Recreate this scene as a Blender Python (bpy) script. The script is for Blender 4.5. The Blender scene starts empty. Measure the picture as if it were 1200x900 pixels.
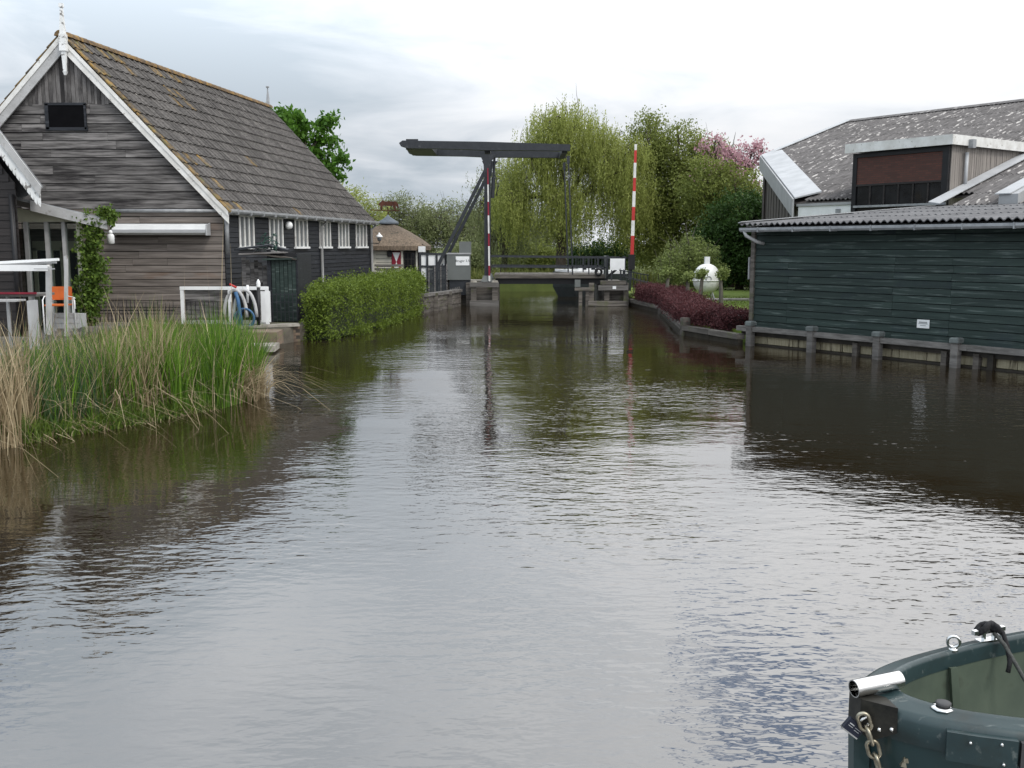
import bpy, math, random
import numpy as np
from mathutils import Matrix, Vector

R = math.radians
rng = random.Random(7)
npr = np.random.default_rng(11)
scene = bpy.context.scene
COL = scene.collection

# ------------------------------------------------------------------ camera
FPX, CAMH, HORIZON = 1150.0, 2.6, 288.0
PITCH = math.atan((450 - HORIZON) / FPX)
cam = bpy.data.cameras.new('camera')
cam.sensor_width = 36.0
cam.lens = 36.0 * FPX / 1200.0
cam.clip_start, cam.clip_end = 0.05, 3000
camo = bpy.data.objects.new('camera', cam)
camo.location = (0, 0, CAMH)
camo.rotation_euler = (R(90) - PITCH, 0, 0)
COL.objects.link(camo)
scene.camera = camo

# ------------------------------------------------------------------ sky
SUN_EL, SUN_AZ = R(50), R(140)
world = bpy.data.worlds.new('World')
scene.world = world
world.use_nodes = True
nt = world.node_tree
nt.nodes.clear()


def N(tree, kind, **kw):
    n = tree.nodes.new(kind)
    for k, v in kw.items():
        if k.startswith('i_'):
            n.inputs[k[2:].replace('_', ' ')].default_value = v
        else:
            setattr(n, k, v)
    return n


def ramp(tree, fac, stops):
    n = tree.nodes.new('ShaderNodeValToRGB')
    e = n.color_ramp.elements
    while len(e) < len(stops):
        e.new(0.5)
    for el, (p, c) in zip(e, stops):
        el.position = p
        el.color = (*c, 1) if len(c) == 3 else c
    tree.links.new(fac, n.inputs[0])
    return n.outputs[0]


def mth(tree, op, a, b=None, clamp=False):
    n = tree.nodes.new('ShaderNodeMath')
    n.operation = op
    n.use_clamp = clamp
    for i, x in enumerate((a, b)):
        if x is None:
            continue
        if isinstance(x, (int, float)):
            n.inputs[i].default_value = x
        else:
            tree.links.new(x, n.inputs[i])
    return n.outputs[0]


def mixc(tree, fac, a, b, blend='MIX'):
    n = tree.nodes.new('ShaderNodeMix')
    n.data_type = 'RGBA'
    n.blend_type = blend
    for sock, x in ((n.inputs[0], fac), (n.inputs[6], a), (n.inputs[7], b)):
        if isinstance(x, (int, float)):
            sock.default_value = x
        elif isinstance(x, tuple):
            sock.default_value = (*x, 1) if len(x) == 3 else x
        else:
            tree.links.new(x, sock)
    return n.outputs[2]


L = nt.links.new
sky = N(nt, 'ShaderNodeTexSky', sky_type='NISHITA', sun_disc=False)
sky.sun_elevation = SUN_EL
sky.sun_rotation = SUN_AZ
sky.air_density, sky.dust_density, sky.ozone_density = 1.0, 0.6, 1.5
tc = N(nt, 'ShaderNodeTexCoord')
sep = N(nt, 'ShaderNodeSeparateXYZ')
L(tc.outputs['Generated'], sep.inputs[0])
zc = mth(nt, 'ADD', mth(nt, 'MAXIMUM', sep.outputs[2], 0.0), 0.16)
comb = N(nt, 'ShaderNodeCombineXYZ')
L(mth(nt, 'DIVIDE', sep.outputs[0], zc), comb.inputs[0])
L(mth(nt, 'DIVIDE', sep.outputs[1], zc), comb.inputs[1])
mp = N(nt, 'ShaderNodeMapping')
mp.inputs['Location'].default_value = (3.1, 7.4, 0)
L(comb.outputs[0], mp.inputs[0])
n1 = N(nt, 'ShaderNodeTexNoise', i_Scale=0.62, i_Detail=5.0, i_Roughness=0.5, i_Distortion=0.3)
L(mp.outputs[0], n1.inputs['Vector'])
n2 = N(nt, 'ShaderNodeTexNoise', i_Scale=1.5, i_Detail=7.0, i_Roughness=0.56, i_Distortion=0.6)
L(mp.outputs[0], n2.inputs['Vector'])
# heavier cloud bank to the left (west), thinner bright cloud to the right, as in the photograph
side = mth(nt, 'MULTIPLY', sep.outputs[0], 0.25)
tone = mth(nt, 'ADD', mth(nt, 'ADD', mth(nt, 'MULTIPLY', n1.outputs[0], 0.55), mth(nt, 'MULTIPLY', n2.outputs[0], 0.45)), side)
cloud = ramp(nt, tone, [(0.34, (0.52, 0.59, 0.66)), (0.45, (0.72, 0.77, 0.83)), (0.53, (0.88, 0.91, 0.95)), (0.62, (0.99, 1.0, 1.02))])
# an overcast sky grows brighter from the horizon upwards
zr_ = N(nt, 'ShaderNodeMapRange', interpolation_type='SMOOTHSTEP', i_From_Min=0.08, i_From_Max=0.34, i_To_Min=0.90, i_To_Max=2.0)
L(sep.outputs[2], zr_.inputs['Value'])
lift = zr_.outputs[0]
vm = N(nt, 'ShaderNodeVectorMath', operation='SCALE')
L(cloud, vm.inputs[0])
L(mth(nt, 'MULTIPLY', lift, 9.4), vm.inputs['Scale'])
n3 = N(nt, 'ShaderNodeTexNoise', i_Scale=1.9, i_Detail=6.0, i_Roughness=0.55, i_Distortion=0.4)
mp3 = N(nt, 'ShaderNodeMapping')
mp3.inputs['Location'].default_value = (-0.1, -6.6, 3.0)
L(comb.outputs[0], mp3.inputs[0])
L(mp3.outputs[0], n3.inputs['Vector'])
gap = ramp(nt, n3.outputs[0], [(0.615, (0, 0, 0)), (0.675, (1, 1, 1))])
# low over the horizon the layer is seen edge-on and closes up
zg = N(nt, 'ShaderNodeMapRange', interpolation_type='SMOOTHSTEP', i_From_Min=0.26, i_From_Max=0.36)
L(sep.outputs[2], zg.inputs['Value'])
gap = mth(nt, 'MULTIPLY', gap, zg.outputs[0])
blue = N(nt, 'ShaderNodeVectorMath', operation='SCALE')
blue.inputs['Scale'].default_value = 2.2
L(sky.outputs[0], blue.inputs[0])
skyc = mixc(nt, gap, vm.outputs[0], mixc(nt, 0.1, blue.outputs[0], vm.outputs[0]))
bg = N(nt, 'ShaderNodeBackground', i_Strength=0.1)
L(skyc, bg.inputs[0])
wo = N(nt, 'ShaderNodeOutputWorld')
L(bg.outputs[0], wo.inputs[0])

# ------------------------------------------------------------------ sun
sd = bpy.data.lights.new('sun', 'SUN')
sd.energy = 1.3
sd.angle = R(14)
sd.color = (1.0, 0.95, 0.88)
suno = bpy.data.objects.new('sun', sd)
sv = Vector((math.sin(SUN_AZ) * math.cos(SUN_EL), math.cos(SUN_AZ) * math.cos(SUN_EL), math.sin(SUN_EL)))
suno.rotation_euler = sv.to_track_quat('Z', 'Y').to_euler()
suno.location = sv * 60
COL.objects.link(suno)

vs = scene.view_settings
vs.view_transform = 'Standard'
vs.look = 'None'
vs.exposure = 0.13
vs.gamma = 1.0
vs.use_curve_mapping = False
scene.cycles.max_bounces = 6
scene.cycles.transparent_max_bounces = 8
scene.cycles.use_denoising = True


# ------------------------------------------------------------------ helpers
def _ray(x, y):
    a, c = (x - 600) / FPX, -(y - 450) / FPX
    return Vector((a, math.cos(PITCH) + c * math.sin(PITCH), -math.sin(PITCH) + c * math.cos(PITCH)))


def at(x, y, Y):
    """the place, Y metres ahead of the photographer, that the photograph shows at (x, y)"""
    r = _ray(x, y)
    t = Y / r.y
    return Vector((r.x * t, Y, CAMH + r.z * t))


def onz(x, y, z):
    r = _ray(x, y)
    t = (z - CAMH) / r.z
    return Vector((r.x * t, r.y * t, z))


WM = {}


def link(o, Mw, parent):
    COL.objects.link(o)
    WM[o] = Mw
    if parent is not None:
        o.parent = parent
        o.matrix_basis = WM[parent].inverted() @ Mw
    else:
        o.matrix_basis = Mw
    return o


def thing(name, label, cat, loc, group=None):
    o = bpy.data.objects.new(name, None)
    o.empty_display_size = 0.2
    link(o, Matrix.Translation(Vector(loc)), None)
    return tag(o, label, cat, group)


def tag(o, label=None, cat=None, group=None, kind=None):
    for k, v in (('label', label), ('category', cat), ('group', group), ('kind', kind)):
        if v:
            o[k] = v
    return o


def frame(o, ex, ez=(0, 0, 1)):
    ex = Vector(ex).normalized()
    ez = Vector(ez)
    ez = (ez - ex * ez.dot(ex)).normalized()
    ey = ez.cross(ex)
    m = Matrix((ex, ey, ez)).transposed().to_4x4()
    m.translation = Vector(o)
    return m


def mesh_of(name, verts, faces, mat, smooth=False):
    me = bpy.data.meshes.new(name)
    me.from_pydata([tuple(v) for v in verts], [], faces)
    if mat:
        me.materials.append(mat)
    if smooth:
        me.polygons.foreach_set('use_smooth', [True] * len(me.polygons))
    me.update()
    return me


class MB:
    """collects shapes; build() links them as one mesh object"""

    def __init__(s):
        s.v, s.f = [], []

    def add(s, vs_, fs):
        k = len(s.v)
        s.v += [Vector(p) for p in vs_]
        s.f += [tuple(i + k for i in f) for f in fs]
        return s

    def box(s, c, size, rz=0.0, rx=0.0, ry=0.0, taper=1.0):
        hx, hy, hz = size[0] / 2, size[1] / 2, size[2] / 2
        m = Matrix.Rotation(rz, 3, 'Z') @ Matrix.Rotation(ry, 3, 'Y') @ Matrix.Rotation(rx, 3, 'X')
        c = Vector(c)
        p = []
        for z in (-hz, hz):
            t = taper if z > 0 else 1
            p += [c + m @ Vector((x * t, y * t, z)) for x, y in ((-hx, -hy), (hx, -hy), (hx, hy), (-hx, hy))]
        return s.add(p, [(3, 2, 1, 0), (4, 5, 6, 7), (0, 1, 5, 4), (1, 2, 6, 5), (2, 3, 7, 6), (3, 0, 4, 7)])

    def bar(s, a, b, w, h, up=(0, 0, 1)):
        a, b = Vector(a), Vector(b)
        m = frame(a, b - a, up)
        ln = (b - a).length
        p = [m @ Vector((x, y * w / 2, z * h / 2)) for x in (0, ln) for y, z in ((-1, -1), (1, -1), (1, 1), (-1, 1))]
        return s.add(p, [(0, 3, 2, 1), (4, 5, 6, 7), (0, 1, 5, 4), (1, 2, 6, 5), (2, 3, 7, 6), (3, 0, 4, 7)])

    def tube(s, pts, r, n=8, cap=True):
        pts = [Vector(p) for p in pts]
        rs = r if isinstance(r, (list, tuple)) else [r] * len(pts)
        ref = Vector((0.31, 0.17, 0.94))
        k = len(s.v)
        V, Fc = [], []
        for i, p in enumerate(pts):
            d = (pts[min(i + 1, len(pts) - 1)] - pts[max(i - 1, 0)]).normalized()
            if abs(d.dot(ref)) > 0.97:
                ref = Vector((0.94, 0.2, 0.1))
            u = d.cross(ref).normalized()
            w = d.cross(u)
            for j in range(n):
                a = 2 * math.pi * j / n
                V.append(p + (u * math.cos(a) + w * math.sin(a)) * rs[i])
        for i in range(len(pts) - 1):
            for j in range(n):
                j2 = (j + 1) % n
                Fc.append((i * n + j, i * n + j2, (i + 1) * n + j2, (i + 1) * n + j))
        if cap:
            Fc.append(tuple(range(n))[::-1])
            Fc.append(tuple((len(pts) - 1) * n + j for j in range(n)))
        return s.add(V, Fc)

    def lathe(s, c, prof, n=16):
        c = Vector(c)
        V = [c + Vector((r * math.cos(2 * math.pi * j / n), r * math.sin(2 * math.pi * j / n), z)) for r, z in prof for j in range(n)]
        Fc = [(i * n + j, i * n + (j + 1) % n, (i + 1) * n + (j + 1) % n, (i + 1) * n + j) for i in range(len(prof) - 1) for j in range(n)]
        Fc.append(tuple(range(n))[::-1])
        Fc.append(tuple((len(prof) - 1) * n + j for j in range(n)))
        return s.add(V, Fc)

    def prism(s, poly, off):
        """poly: planar list of points; off: extrusion vector"""
        off = Vector(off)
        a = [Vector(p) for p in poly]
        n = len(a)
        return s.add(a + [p + off for p in a], [tuple(range(n))[::-1], tuple(range(n, 2 * n))] + [(i, (i + 1) % n, n + (i + 1) % n, n + i) for i in range(n)])

    def torus(s, c, R_, r, ax=(0, 1, 0), n=20, m=8, sx=1.0):
        mt = frame(c, Vector(ax).orthogonal(), ax) if False else None
        az = Vector(ax).normalized()
        u = az.orthogonal().normalized()
        w = az.cross(u)
        c = Vector(c)
        V = []
        for i in range(n):
            a = 2 * math.pi * i / n
            d = u * math.cos(a) + w * math.sin(a)
            for j in range(m):
                b = 2 * math.pi * j / m
                V.append(c + d * (R_ + r * math.cos(b)) + az * r * math.sin(b) * sx)
        return s.add(V, [(i * m + j, ((i + 1) % n) * m + j, ((i + 1) % n) * m + (j + 1) % m, i * m + (j + 1) % m) for i in range(n) for j in range(m)])

    def build(s, name, mat, parent=None, smooth=False, M=None):
        if M is None:
            lo = [min(v[i] for v in s.v) for i in range(3)]
            hi = [max(v[i] for v in s.v) for i in range(3)]
            M = Matrix.Translation(((lo[0] + hi[0]) / 2, (lo[1] + hi[1]) / 2, lo[2]))
        inv = M.inverted()
        o = bpy.data.objects.new(name, mesh_of(name, [inv @ v for v in s.v], s.f, mat, smooth))
        return link(o, M, parent)


def board(name, o, ex, out, ln, h, t, mat, parent, lap=0.0, end0=0.0, end1=0.0):
    """a plank: o = lower start corner on the wall plane, ex along its length, out = outward normal;
    end0/end1 shear its ends (for boards cut along a roof slope); lap = how far the lower edge stands proud"""
    ex, out = Vector(ex).normalized(), Vector(out).normalized()
    up = Vector((0, 0, 1))
    up = (up - ex * up.dot(ex)).normalized()
    Mx = Matrix((ex, -out, up)).transposed().to_4x4()
    Mx.translation = Vector(o)
    y0, y1 = -(t + lap), -t
    v = [(0, 0, 0), (ln, 0, 0), (ln, y0, 0), (0, y0, 0), (end0, 0, h), (ln + end1, 0, h), (ln + end1, y1, h), (end0, y1, h)]
    f = [(0, 3, 2, 1)[::-1], (4, 5, 6, 7)[::-1], (3, 2, 6, 7)[::-1], (0, 4, 5, 1)[::-1], (1, 5, 6, 2)[::-1], (0, 3, 7, 4)[::-1]]
    ob = bpy.data.objects.new(name, mesh_of(name, v, f, mat))
    ob.data.validate()
    return link(ob, Mx, parent)


# ------------------------------------------------------------------ materials
def mat(name, c1, c2=None, scale=4.0, stretch=(1, 1, 1), rough=0.75, bump=0.0, detail=5.0, rnd=0.0, metal=0.0,
        spot=None, spot_scale=2.0, spot_range=(0.55, 0.65), spot_stretch=(1, 1, 1), coord='Object', lohi=(0.35, 0.65), spec=0.35, bscale=None,
        spot2=None, spot2_scale=2.0, spot2_range=(0.55, 0.65), spot2_stretch=(1, 1, 1)):
    m = bpy.data.materials.new(name)
    m.use_nodes = True
    t = m.node_tree
    b = t.nodes['Principled BSDF']
    b.inputs['Roughness'].default_value = rough
    b.inputs['Metallic'].default_value = metal
    b.inputs['Specular IOR Level'].default_value = spec
    c2 = c2 or tuple(x * 0.75 for x in c1)
    if coord == 'World':
        vec = t.nodes.new('ShaderNodeNewGeometry').outputs['Position']
    else:
        tcn = t.nodes.new('ShaderNodeTexCoord')
        oi = t.nodes.new('ShaderNodeObjectInfo')
        va = N(t, 'ShaderNodeVectorMath', operation='MULTIPLY_ADD')
        va.inputs[1].default_value = (57.0, 31.0, 83.0)
        t.links.new(oi.outputs['Random'], va.inputs[0])
        t.links.new(tcn.outputs['Object'], va.inputs[2])
        vec = va.outputs[0]

    def noise(sc, st, det=detail):
        mpn = t.nodes.new('ShaderNodeMapping')
        mpn.inputs['Scale'].default_value = st
        t.links.new(vec, mpn.inputs[0])
        n = N(t, 'ShaderNodeTexNoise', i_Scale=sc, i_Detail=det, i_Roughness=0.6)
        t.links.new(mpn.outputs[0], n.inputs['Vector'])
        return n.outputs[0]
    nz = noise(scale, stretch)
    col = ramp(t, nz, [(lohi[0], c2), (lohi[1], c1)])
    if spot:
        sp = ramp(t, noise(spot_scale, spot_stretch), [(spot_range[0], (0, 0, 0)), (spot_range[1], (1, 1, 1))])
        col = mixc(t, sp, col, spot)
    if spot2:
        sp = ramp(t, noise(spot2_scale, spot2_stretch), [(spot2_range[0], (0, 0, 0)), (spot2_range[1], (1, 1, 1))])
        col = mixc(t, sp, col, spot2)
    if rnd and coord != 'World':
        hsv = t.nodes.new('ShaderNodeHueSaturation')
        at_n = N(t, 'ShaderNodeAttribute', attribute_name='piece')
        fr_ = mth(t, 'FRACT', mth(t, 'ADD', oi.outputs['Random'], at_n.outputs['Fac']))
        t.links.new(mth(t, 'ADD', mth(t, 'MULTIPLY', fr_, 2 * rnd), 1 - rnd), hsv.inputs['Value'])
        t.links.new(col, hsv.inputs['Color'])
        col = hsv.outputs[0]
    t.links.new(col, b.inputs['Base Color'])
    if bump:
        bn = N(t, 'ShaderNodeBump', i_Strength=0.6, i_Distance=bump)
        t.links.new(noise(bscale or scale * 1.7, stretch), bn.inputs['Height'])
        t.links.new(bn.outputs[0], b.inputs['Normal'])
    return m


def leafmat(name, c1, c2, trans=0.35, c3=None):
    m = bpy.data.materials.new(name)
    m.use_nodes = True
    t = m.node_tree
    b = t.nodes['Principled BSDF']
    b.inputs['Roughness'].default_value = 0.6
    b.inputs['Specular IOR Level'].default_value = 0.25
    a = N(t, 'ShaderNodeAttribute', attribute_name='rnd')
    st = [(0.0, c1), (0.8 if c3 else 1.0, c2)] + ([(1.0, c3)] if c3 else [])
    col = ramp(t, a.outputs['Fac'], st)
    t.links.new(col, b.inputs['Base Color'])
    tr = t.nodes.new('ShaderNodeBsdfTranslucent')
    t.links.new(col, tr.inputs[0])
    mx = t.nodes.new('ShaderNodeMixShader')
    mx.inputs[0].default_value = trans
    t.links.new(b.outputs[0], mx.inputs[1])
    t.links.new(tr.outputs[0], mx.inputs[2])
    t.links.new(mx.outputs[0], t.nodes['Material Output'].inputs[0])
    return m


def glassmat(name, tint=(0.9, 0.95, 0.93), op=0.25):
    m = bpy.data.materials.new(name)
    m.use_nodes = True
    t = m.node_tree
    b = t.nodes['Principled BSDF']
    b.inputs['Base Color'].default_value = (0.02, 0.025, 0.025, 1)
    b.inputs['Roughness'].default_value = 0.03
    tr = N(t, 'ShaderNodeBsdfTransparent')
    tr.inputs[0].default_value = (*tint, 1)
    mx = t.nodes.new('ShaderNodeMixShader')
    mx.inputs[0].default_value = op
    t.links.new(tr.outputs[0], mx.inputs[1])
    t.links.new(b.outputs[0], mx.inputs[2])
    t.links.new(mx.outputs[0], t.nodes['Material Output'].inputs[0])
    return m


def quads_obj(name, P, mat_, parent=None, rnd=None, kind=None, loc=None, smooth=False):
    """P: (n, k, 3) world polygons -> one mesh"""
    n, k = P.shape[0], P.shape[1]
    loc = Vector(loc) if loc is not None else (WM[parent].translation if parent is not None else Vector((0, 0, 0)))
    V = (P - np.array(loc)).reshape(-1, 3).astype(np.float32)
    me = bpy.data.meshes.new(name)
    me.vertices.add(len(V))
    me.vertices.foreach_set('co', V.ravel())
    me.loops.add(n * k)
    me.loops.foreach_set('vertex_index', np.arange(n * k, dtype=np.int32))
    me.polygons.add(n)
    me.polygons.foreach_set('loop_start', np.arange(0, n * k, k, dtype=np.int32))
    me.polygons.foreach_set('loop_total', np.full(n, k, dtype=np.int32))
    me.update(calc_edges=True)
    at_ = me.attributes.new('rnd', 'FLOAT', 'FACE')
    at_.data.foreach_set('value', (rnd if rnd is not None else npr.random(n)).astype(np.float32))
    me.materials.append(mat_)
    o = bpy.data.objects.new(name, me)
    if kind:
        o['kind'] = kind
    return link(o, Matrix.Translation(loc), parent)


def unit(a):
    return a / np.maximum(np.linalg.norm(a, axis=1, keepdims=True), 1e-9)


def leaf_polys(c, d, Ls, Ws):
    """diamond leaves: centre, long direction, length, width"""
    n = len(c)
    d = unit(d)
    w = unit(np.cross(d, npr.normal(size=(n, 3))))
    Ls, Ws = np.asarray(Ls).reshape(-1, 1), np.asarray(Ws).reshape(-1, 1)
    nn = np.cross(d, w)
    return np.stack([c - d * Ls / 2, c + w * Ws / 2 + nn * Ws * 0.15, c + d * Ls / 2, c - w * Ws / 2 + nn * Ws * 0.15], 1)


# shared materials
M_ = {}
M_['oldwood'] = mat('weathered_grey_wood', (0.205, 0.195, 0.190), (0.045, 0.042, 0.041), 3.2, (0.35, 1, 5), 0.85, 0.016, rnd=0.30,
                    spot=(0.018, 0.016, 0.017), spot_scale=1.5, spot_range=(0.51, 0.67), spot_stretch=(0.4, 1, 4))
M_['newwood'] = mat('greyed_brown_wood', (0.225, 0.198, 0.178), (0.110, 0.095, 0.085), 3.0, (0.3, 1, 5), 0.85, 0.008, rnd=0.18,
                    spot=(0.15, 0.085, 0.05), spot_scale=0.6, spot_range=(0.64, 0.76), spot_stretch=(0.3, 1, 1))
M_['blackwood'] = mat('tarred_black_wood', (0.020, 0.023, 0.029), (0.008, 0.009, 0.012), 3.0, (0.4, 1, 6), 0.6, 0.006, rnd=0.18,
                      spot=(0.06, 0.065, 0.075), spot_scale=2.0, spot_range=(0.60, 0.74), spot_stretch=(0.5, 1, 8))
M_['brownblack'] = mat('dark_brown_black_wood', (0.030, 0.025, 0.024), (0.014, 0.012, 0.012), 3.0, (0.4, 1, 6), 0.6, 0.006, rnd=0.18)
M_['greenwood'] = mat('dark_green_painted_wood', (0.026, 0.044, 0.038), (0.013, 0.025, 0.022), 2.4, (0.3, 1, 5), 0.62, 0.006, rnd=0.16,
                      spot=(0.12, 0.15, 0.14), spot_scale=2.2, spot_range=(0.56, 0.74), spot_stretch=(0.45, 1, 8),
                      spot2=(0.016, 0.028, 0.030), spot2_scale=0.9, spot2_range=(0.56, 0.7))
M_['white'] = mat('old_white_paint', (0.74, 0.74, 0.72), (0.56, 0.55, 0.52), 2.4, (1, 1, 1), 0.55, 0.003, spot=(0.26, 0.24, 0.21), spot_scale=9, spot_range=(0.62, 0.72))
M_['cleanwhite'] = mat('white_paint', (0.80, 0.81, 0.81), (0.70, 0.71, 0.71), 2.0, rough=0.45)
M_['cream'] = mat('cream_paint', (0.58, 0.58, 0.45), (0.48, 0.48, 0.37), 2.0, rough=0.55)
M_['flakewhite'] = mat('flaking_white_paint', (0.78, 0.79, 0.79), (0.62, 0.63, 0.62), 3.0, rough=0.6, spot=(0.22, 0.21, 0.2), spot_scale=7, spot_range=(0.57, 0.63), bump=0.004)
M_['lightgrey'] = mat('light_grey_paint', (0.46, 0.46, 0.46), (0.34, 0.34, 0.335), 3.0, rough=0.5, spot=(0.2, 0.19, 0.17), spot_scale=6, spot_range=(0.6, 0.74))
M_['zinc'] = mat('weathered_zinc', (0.36, 0.37, 0.38), (0.24, 0.25, 0.26), 5.0, rough=0.5, metal=0.25)
M_['darkmetal'] = mat('dark_painted_steel', (0.032, 0.036, 0.042), (0.022, 0.025, 0.030), 4.0, rough=0.45, spot=(0.07, 0.072, 0.075), spot_scale=3, spot_range=(0.6, 0.75))
M_['black'] = mat('black_paint', (0.014, 0.014, 0.016), (0.010, 0.010, 0.011), 4.0, rough=0.45)
M_['darkglass'] = mat('dark_window_glass', (0.010, 0.011, 0.012), (0.02, 0.022, 0.024), 1.5, rough=0.06, spec=0.5)
M_['curtain'] = mat('pale_curtain_behind_glass', (0.22, 0.23, 0.24), (0.09, 0.095, 0.10), 3.0, (6, 6, 0.4), 0.15, spec=0.5)
M_['glass'] = glassmat('clear_window_glass')
M_['red'] = mat('red_paint', (0.50, 0.035, 0.03), (0.38, 0.03, 0.028), 3.0, rough=0.45)
M_['darkred'] = mat('dark_red_paint', (0.26, 0.016, 0.035), (0.20, 0.014, 0.03), 3.0, rough=0.45)
M_['tile'] = mat('grey_roof_tile', (0.112, 0.105, 0.098), (0.050, 0.046, 0.044), 6.0, (1, 3, 1), 0.9, 0.01, rnd=0.26,
                 spot=(0.30, 0.28, 0.25), spot_scale=7, spot_range=(0.66, 0.76), spot_stretch=(3.0, 0.6, 1))
M_['tilemoss'] = mat('lichen_covered_tile', (0.13, 0.105, 0.075), (0.06, 0.052, 0.04), 6.0, (1, 1, 1), 0.92, 0.02, rnd=0.2,
                     spot=(0.25, 0.155, 0.045), spot_scale=5, spot_range=(0.46, 0.66), spot2=(0.13, 0.13, 0.05), spot2_scale=3, spot2_range=(0.55, 0.7))
M_['ridge'] = mat('lichen_ridge_tile', (0.15, 0.10, 0.055), (0.07, 0.052, 0.036), 6.0, rough=0.92, bump=0.02, rnd=0.15,
                  spot=(0.26, 0.155, 0.045), spot_scale=4.5, spot_range=(0.46, 0.64))
M_['thatch'] = mat('old_reed_thatch', (0.23, 0.175, 0.125), (0.10, 0.078, 0.060), 14.0, (1, 1, 0.25), 0.95, 0.05, spot=(0.06, 0.055, 0.04), spot_scale=3, spot_range=(0.56, 0.7))
M_['concrete'] = mat('stained_concrete', (0.33, 0.31, 0.27), (0.18, 0.165, 0.14), 3.0, rough=0.9, bump=0.01, spot=(0.05, 0.045, 0.035), spot_scale=2.5, spot_range=(0.55, 0.72))
M_['quaywood'] = mat('wet_grey_timber', (0.15, 0.135, 0.118), (0.055, 0.048, 0.042), 3.0, (0.3, 1, 4), 0.85, 0.012, rnd=0.18, spot=(0.085, 0.09, 0.045), spot_scale=2, spot_range=(0.56, 0.7))
M_['railwood'] = mat('grey_rail_timber', (0.175, 0.165, 0.155), (0.085, 0.08, 0.074), 3.0, (0.25, 1, 5), 0.85, 0.01, rnd=0.12)
M_['sheetpile'] = mat('stained_board_panel', (0.40, 0.36, 0.25), (0.25, 0.215, 0.14), 3.5, (6, 1, 0.6), 0.85, 0.01, rnd=0.12, spot=(0.07, 0.055, 0.035), spot_scale=1.6, spot_range=(0.54, 0.66), spot_stretch=(5, 1, 0.6))
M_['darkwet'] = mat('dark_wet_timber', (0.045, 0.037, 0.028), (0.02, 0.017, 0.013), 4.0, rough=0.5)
M_['fibre'] = mat('corrugated_fibre_cement', (0.150, 0.142, 0.140), (0.080, 0.075, 0.074), 5.0, (0.4, 1, 1), 0.9, 0.006, rnd=0.10,
                  spot=(0.46, 0.44, 0.42), spot_scale=1.0, spot_range=(0.585, 0.64), spot_stretch=(2.0, 8.5, 1))
M_['fibregrey'] = mat('corrugated_grey_sheet', (0.155, 0.155, 0.16), (0.09, 0.09, 0.094), 4.0, (0.4, 1, 1), 0.85, 0.005, rnd=0.08,
                      spot=(0.06, 0.06, 0.062), spot_scale=5, spot_range=(0.60, 0.7))
M_['fibremoss'] = mat('mossy_corrugated_sheet', (0.26, 0.25, 0.17), (0.15, 0.145, 0.11), 4.0, rough=0.9, rnd=0.1)
M_['flash'] = mat('pale_grey_flashing', (0.44, 0.45, 0.46), (0.35, 0.36, 0.37), 1.5, rough=0.6)
M_['flashdark'] = mat('grey_fascia', (0.36, 0.365, 0.37), (0.29, 0.295, 0.30), 1.5, rough=0.6)
M_['clad'] = mat('brown_grey_cladding', (0.105, 0.092, 0.085), (0.07, 0.062, 0.058), 2.0, (3, 3, 0.4), 0.7)
M_['claddinggrey'] = mat('pale_brown_cladding', (0.27, 0.245, 0.22), (0.19, 0.17, 0.155), 3.0, (4, 4, 0.3), 0.75, rnd=0.12)
M_['rust'] = mat('rusty_iron', (0.14, 0.055, 0.035), (0.07, 0.03, 0.022), 8.0, rough=0.9)
M_['lead'] = mat('blue_grey_lead', (0.21, 0.24, 0.27), (0.13, 0.15, 0.17), 6.0, rough=0.6)
M_['boxgrey'] = mat('grey_green_painted_steel', (0.135, 0.145, 0.140), (0.115, 0.125, 0.12), 2.0, rough=0.5)
M_['asphalt'] = mat('worn_asphalt', (0.06, 0.058, 0.056), (0.04, 0.04, 0.04), 8.0, rough=0.9)
M_['bark'] = mat('tree_bark', (0.085, 0.068, 0.052), (0.04, 0.033, 0.026), 9.0, (1, 1, 0.3), 0.95, 0.02)
M_['greybark'] = mat('grey_tree_bark', (0.13, 0.12, 0.10), (0.065, 0.06, 0.05), 9.0, (1, 1, 0.3), 0.95, 0.02)
M_['steel'] = mat('polished_stainless_steel', (0.75, 0.75, 0.74), (0.62, 0.62, 0.61), 4.0, rough=0.12, metal=1.0)
M_['chain'] = mat('galvanised_chain', (0.42, 0.39, 0.31), (0.24, 0.21, 0.15), 30.0, rough=0.35, metal=0.85)
M_['void'] = mat('dark_opening', (0.006, 0.006, 0.007), None, 4, rough=1.0, spec=0.05)
M_['textgrey'] = mat('sign_lettering', (0.06, 0.065, 0.07), None, 4, rough=0.6)

# ------------------------------------------------------------------ setting: water, land, road
wm = bpy.data.materials.new('canal_water')
wm.use_nodes = True
t = wm.node_tree
b = t.nodes['Principled BSDF']
b.inputs['Base Color'].default_value = (0.017, 0.0115, 0.005, 1)
b.inputs['Roughness'].default_value = 0.025
b.inputs['IOR'].default_value = 2.65
pos = t.nodes.new('ShaderNodeNewGeometry').outputs['Position']


def wn(scale, st, det, dist=0.0, rot=0.0):
    mpn = t.nodes.new('ShaderNodeMapping')
    mpn.inputs['Scale'].default_value = st
    mpn.inputs['Rotation'].default_value = (0, 0, rot)
    t.links.new(pos, mpn.inputs[0])
    n = N(t, 'ShaderNodeTexNoise', i_Scale=scale, i_Detail=det, i_Roughness=0.5, i_Distortion=dist)
    t.links.new(mpn.outputs[0], n.inputs['Vector'])
    return n.outputs[0]


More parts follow.
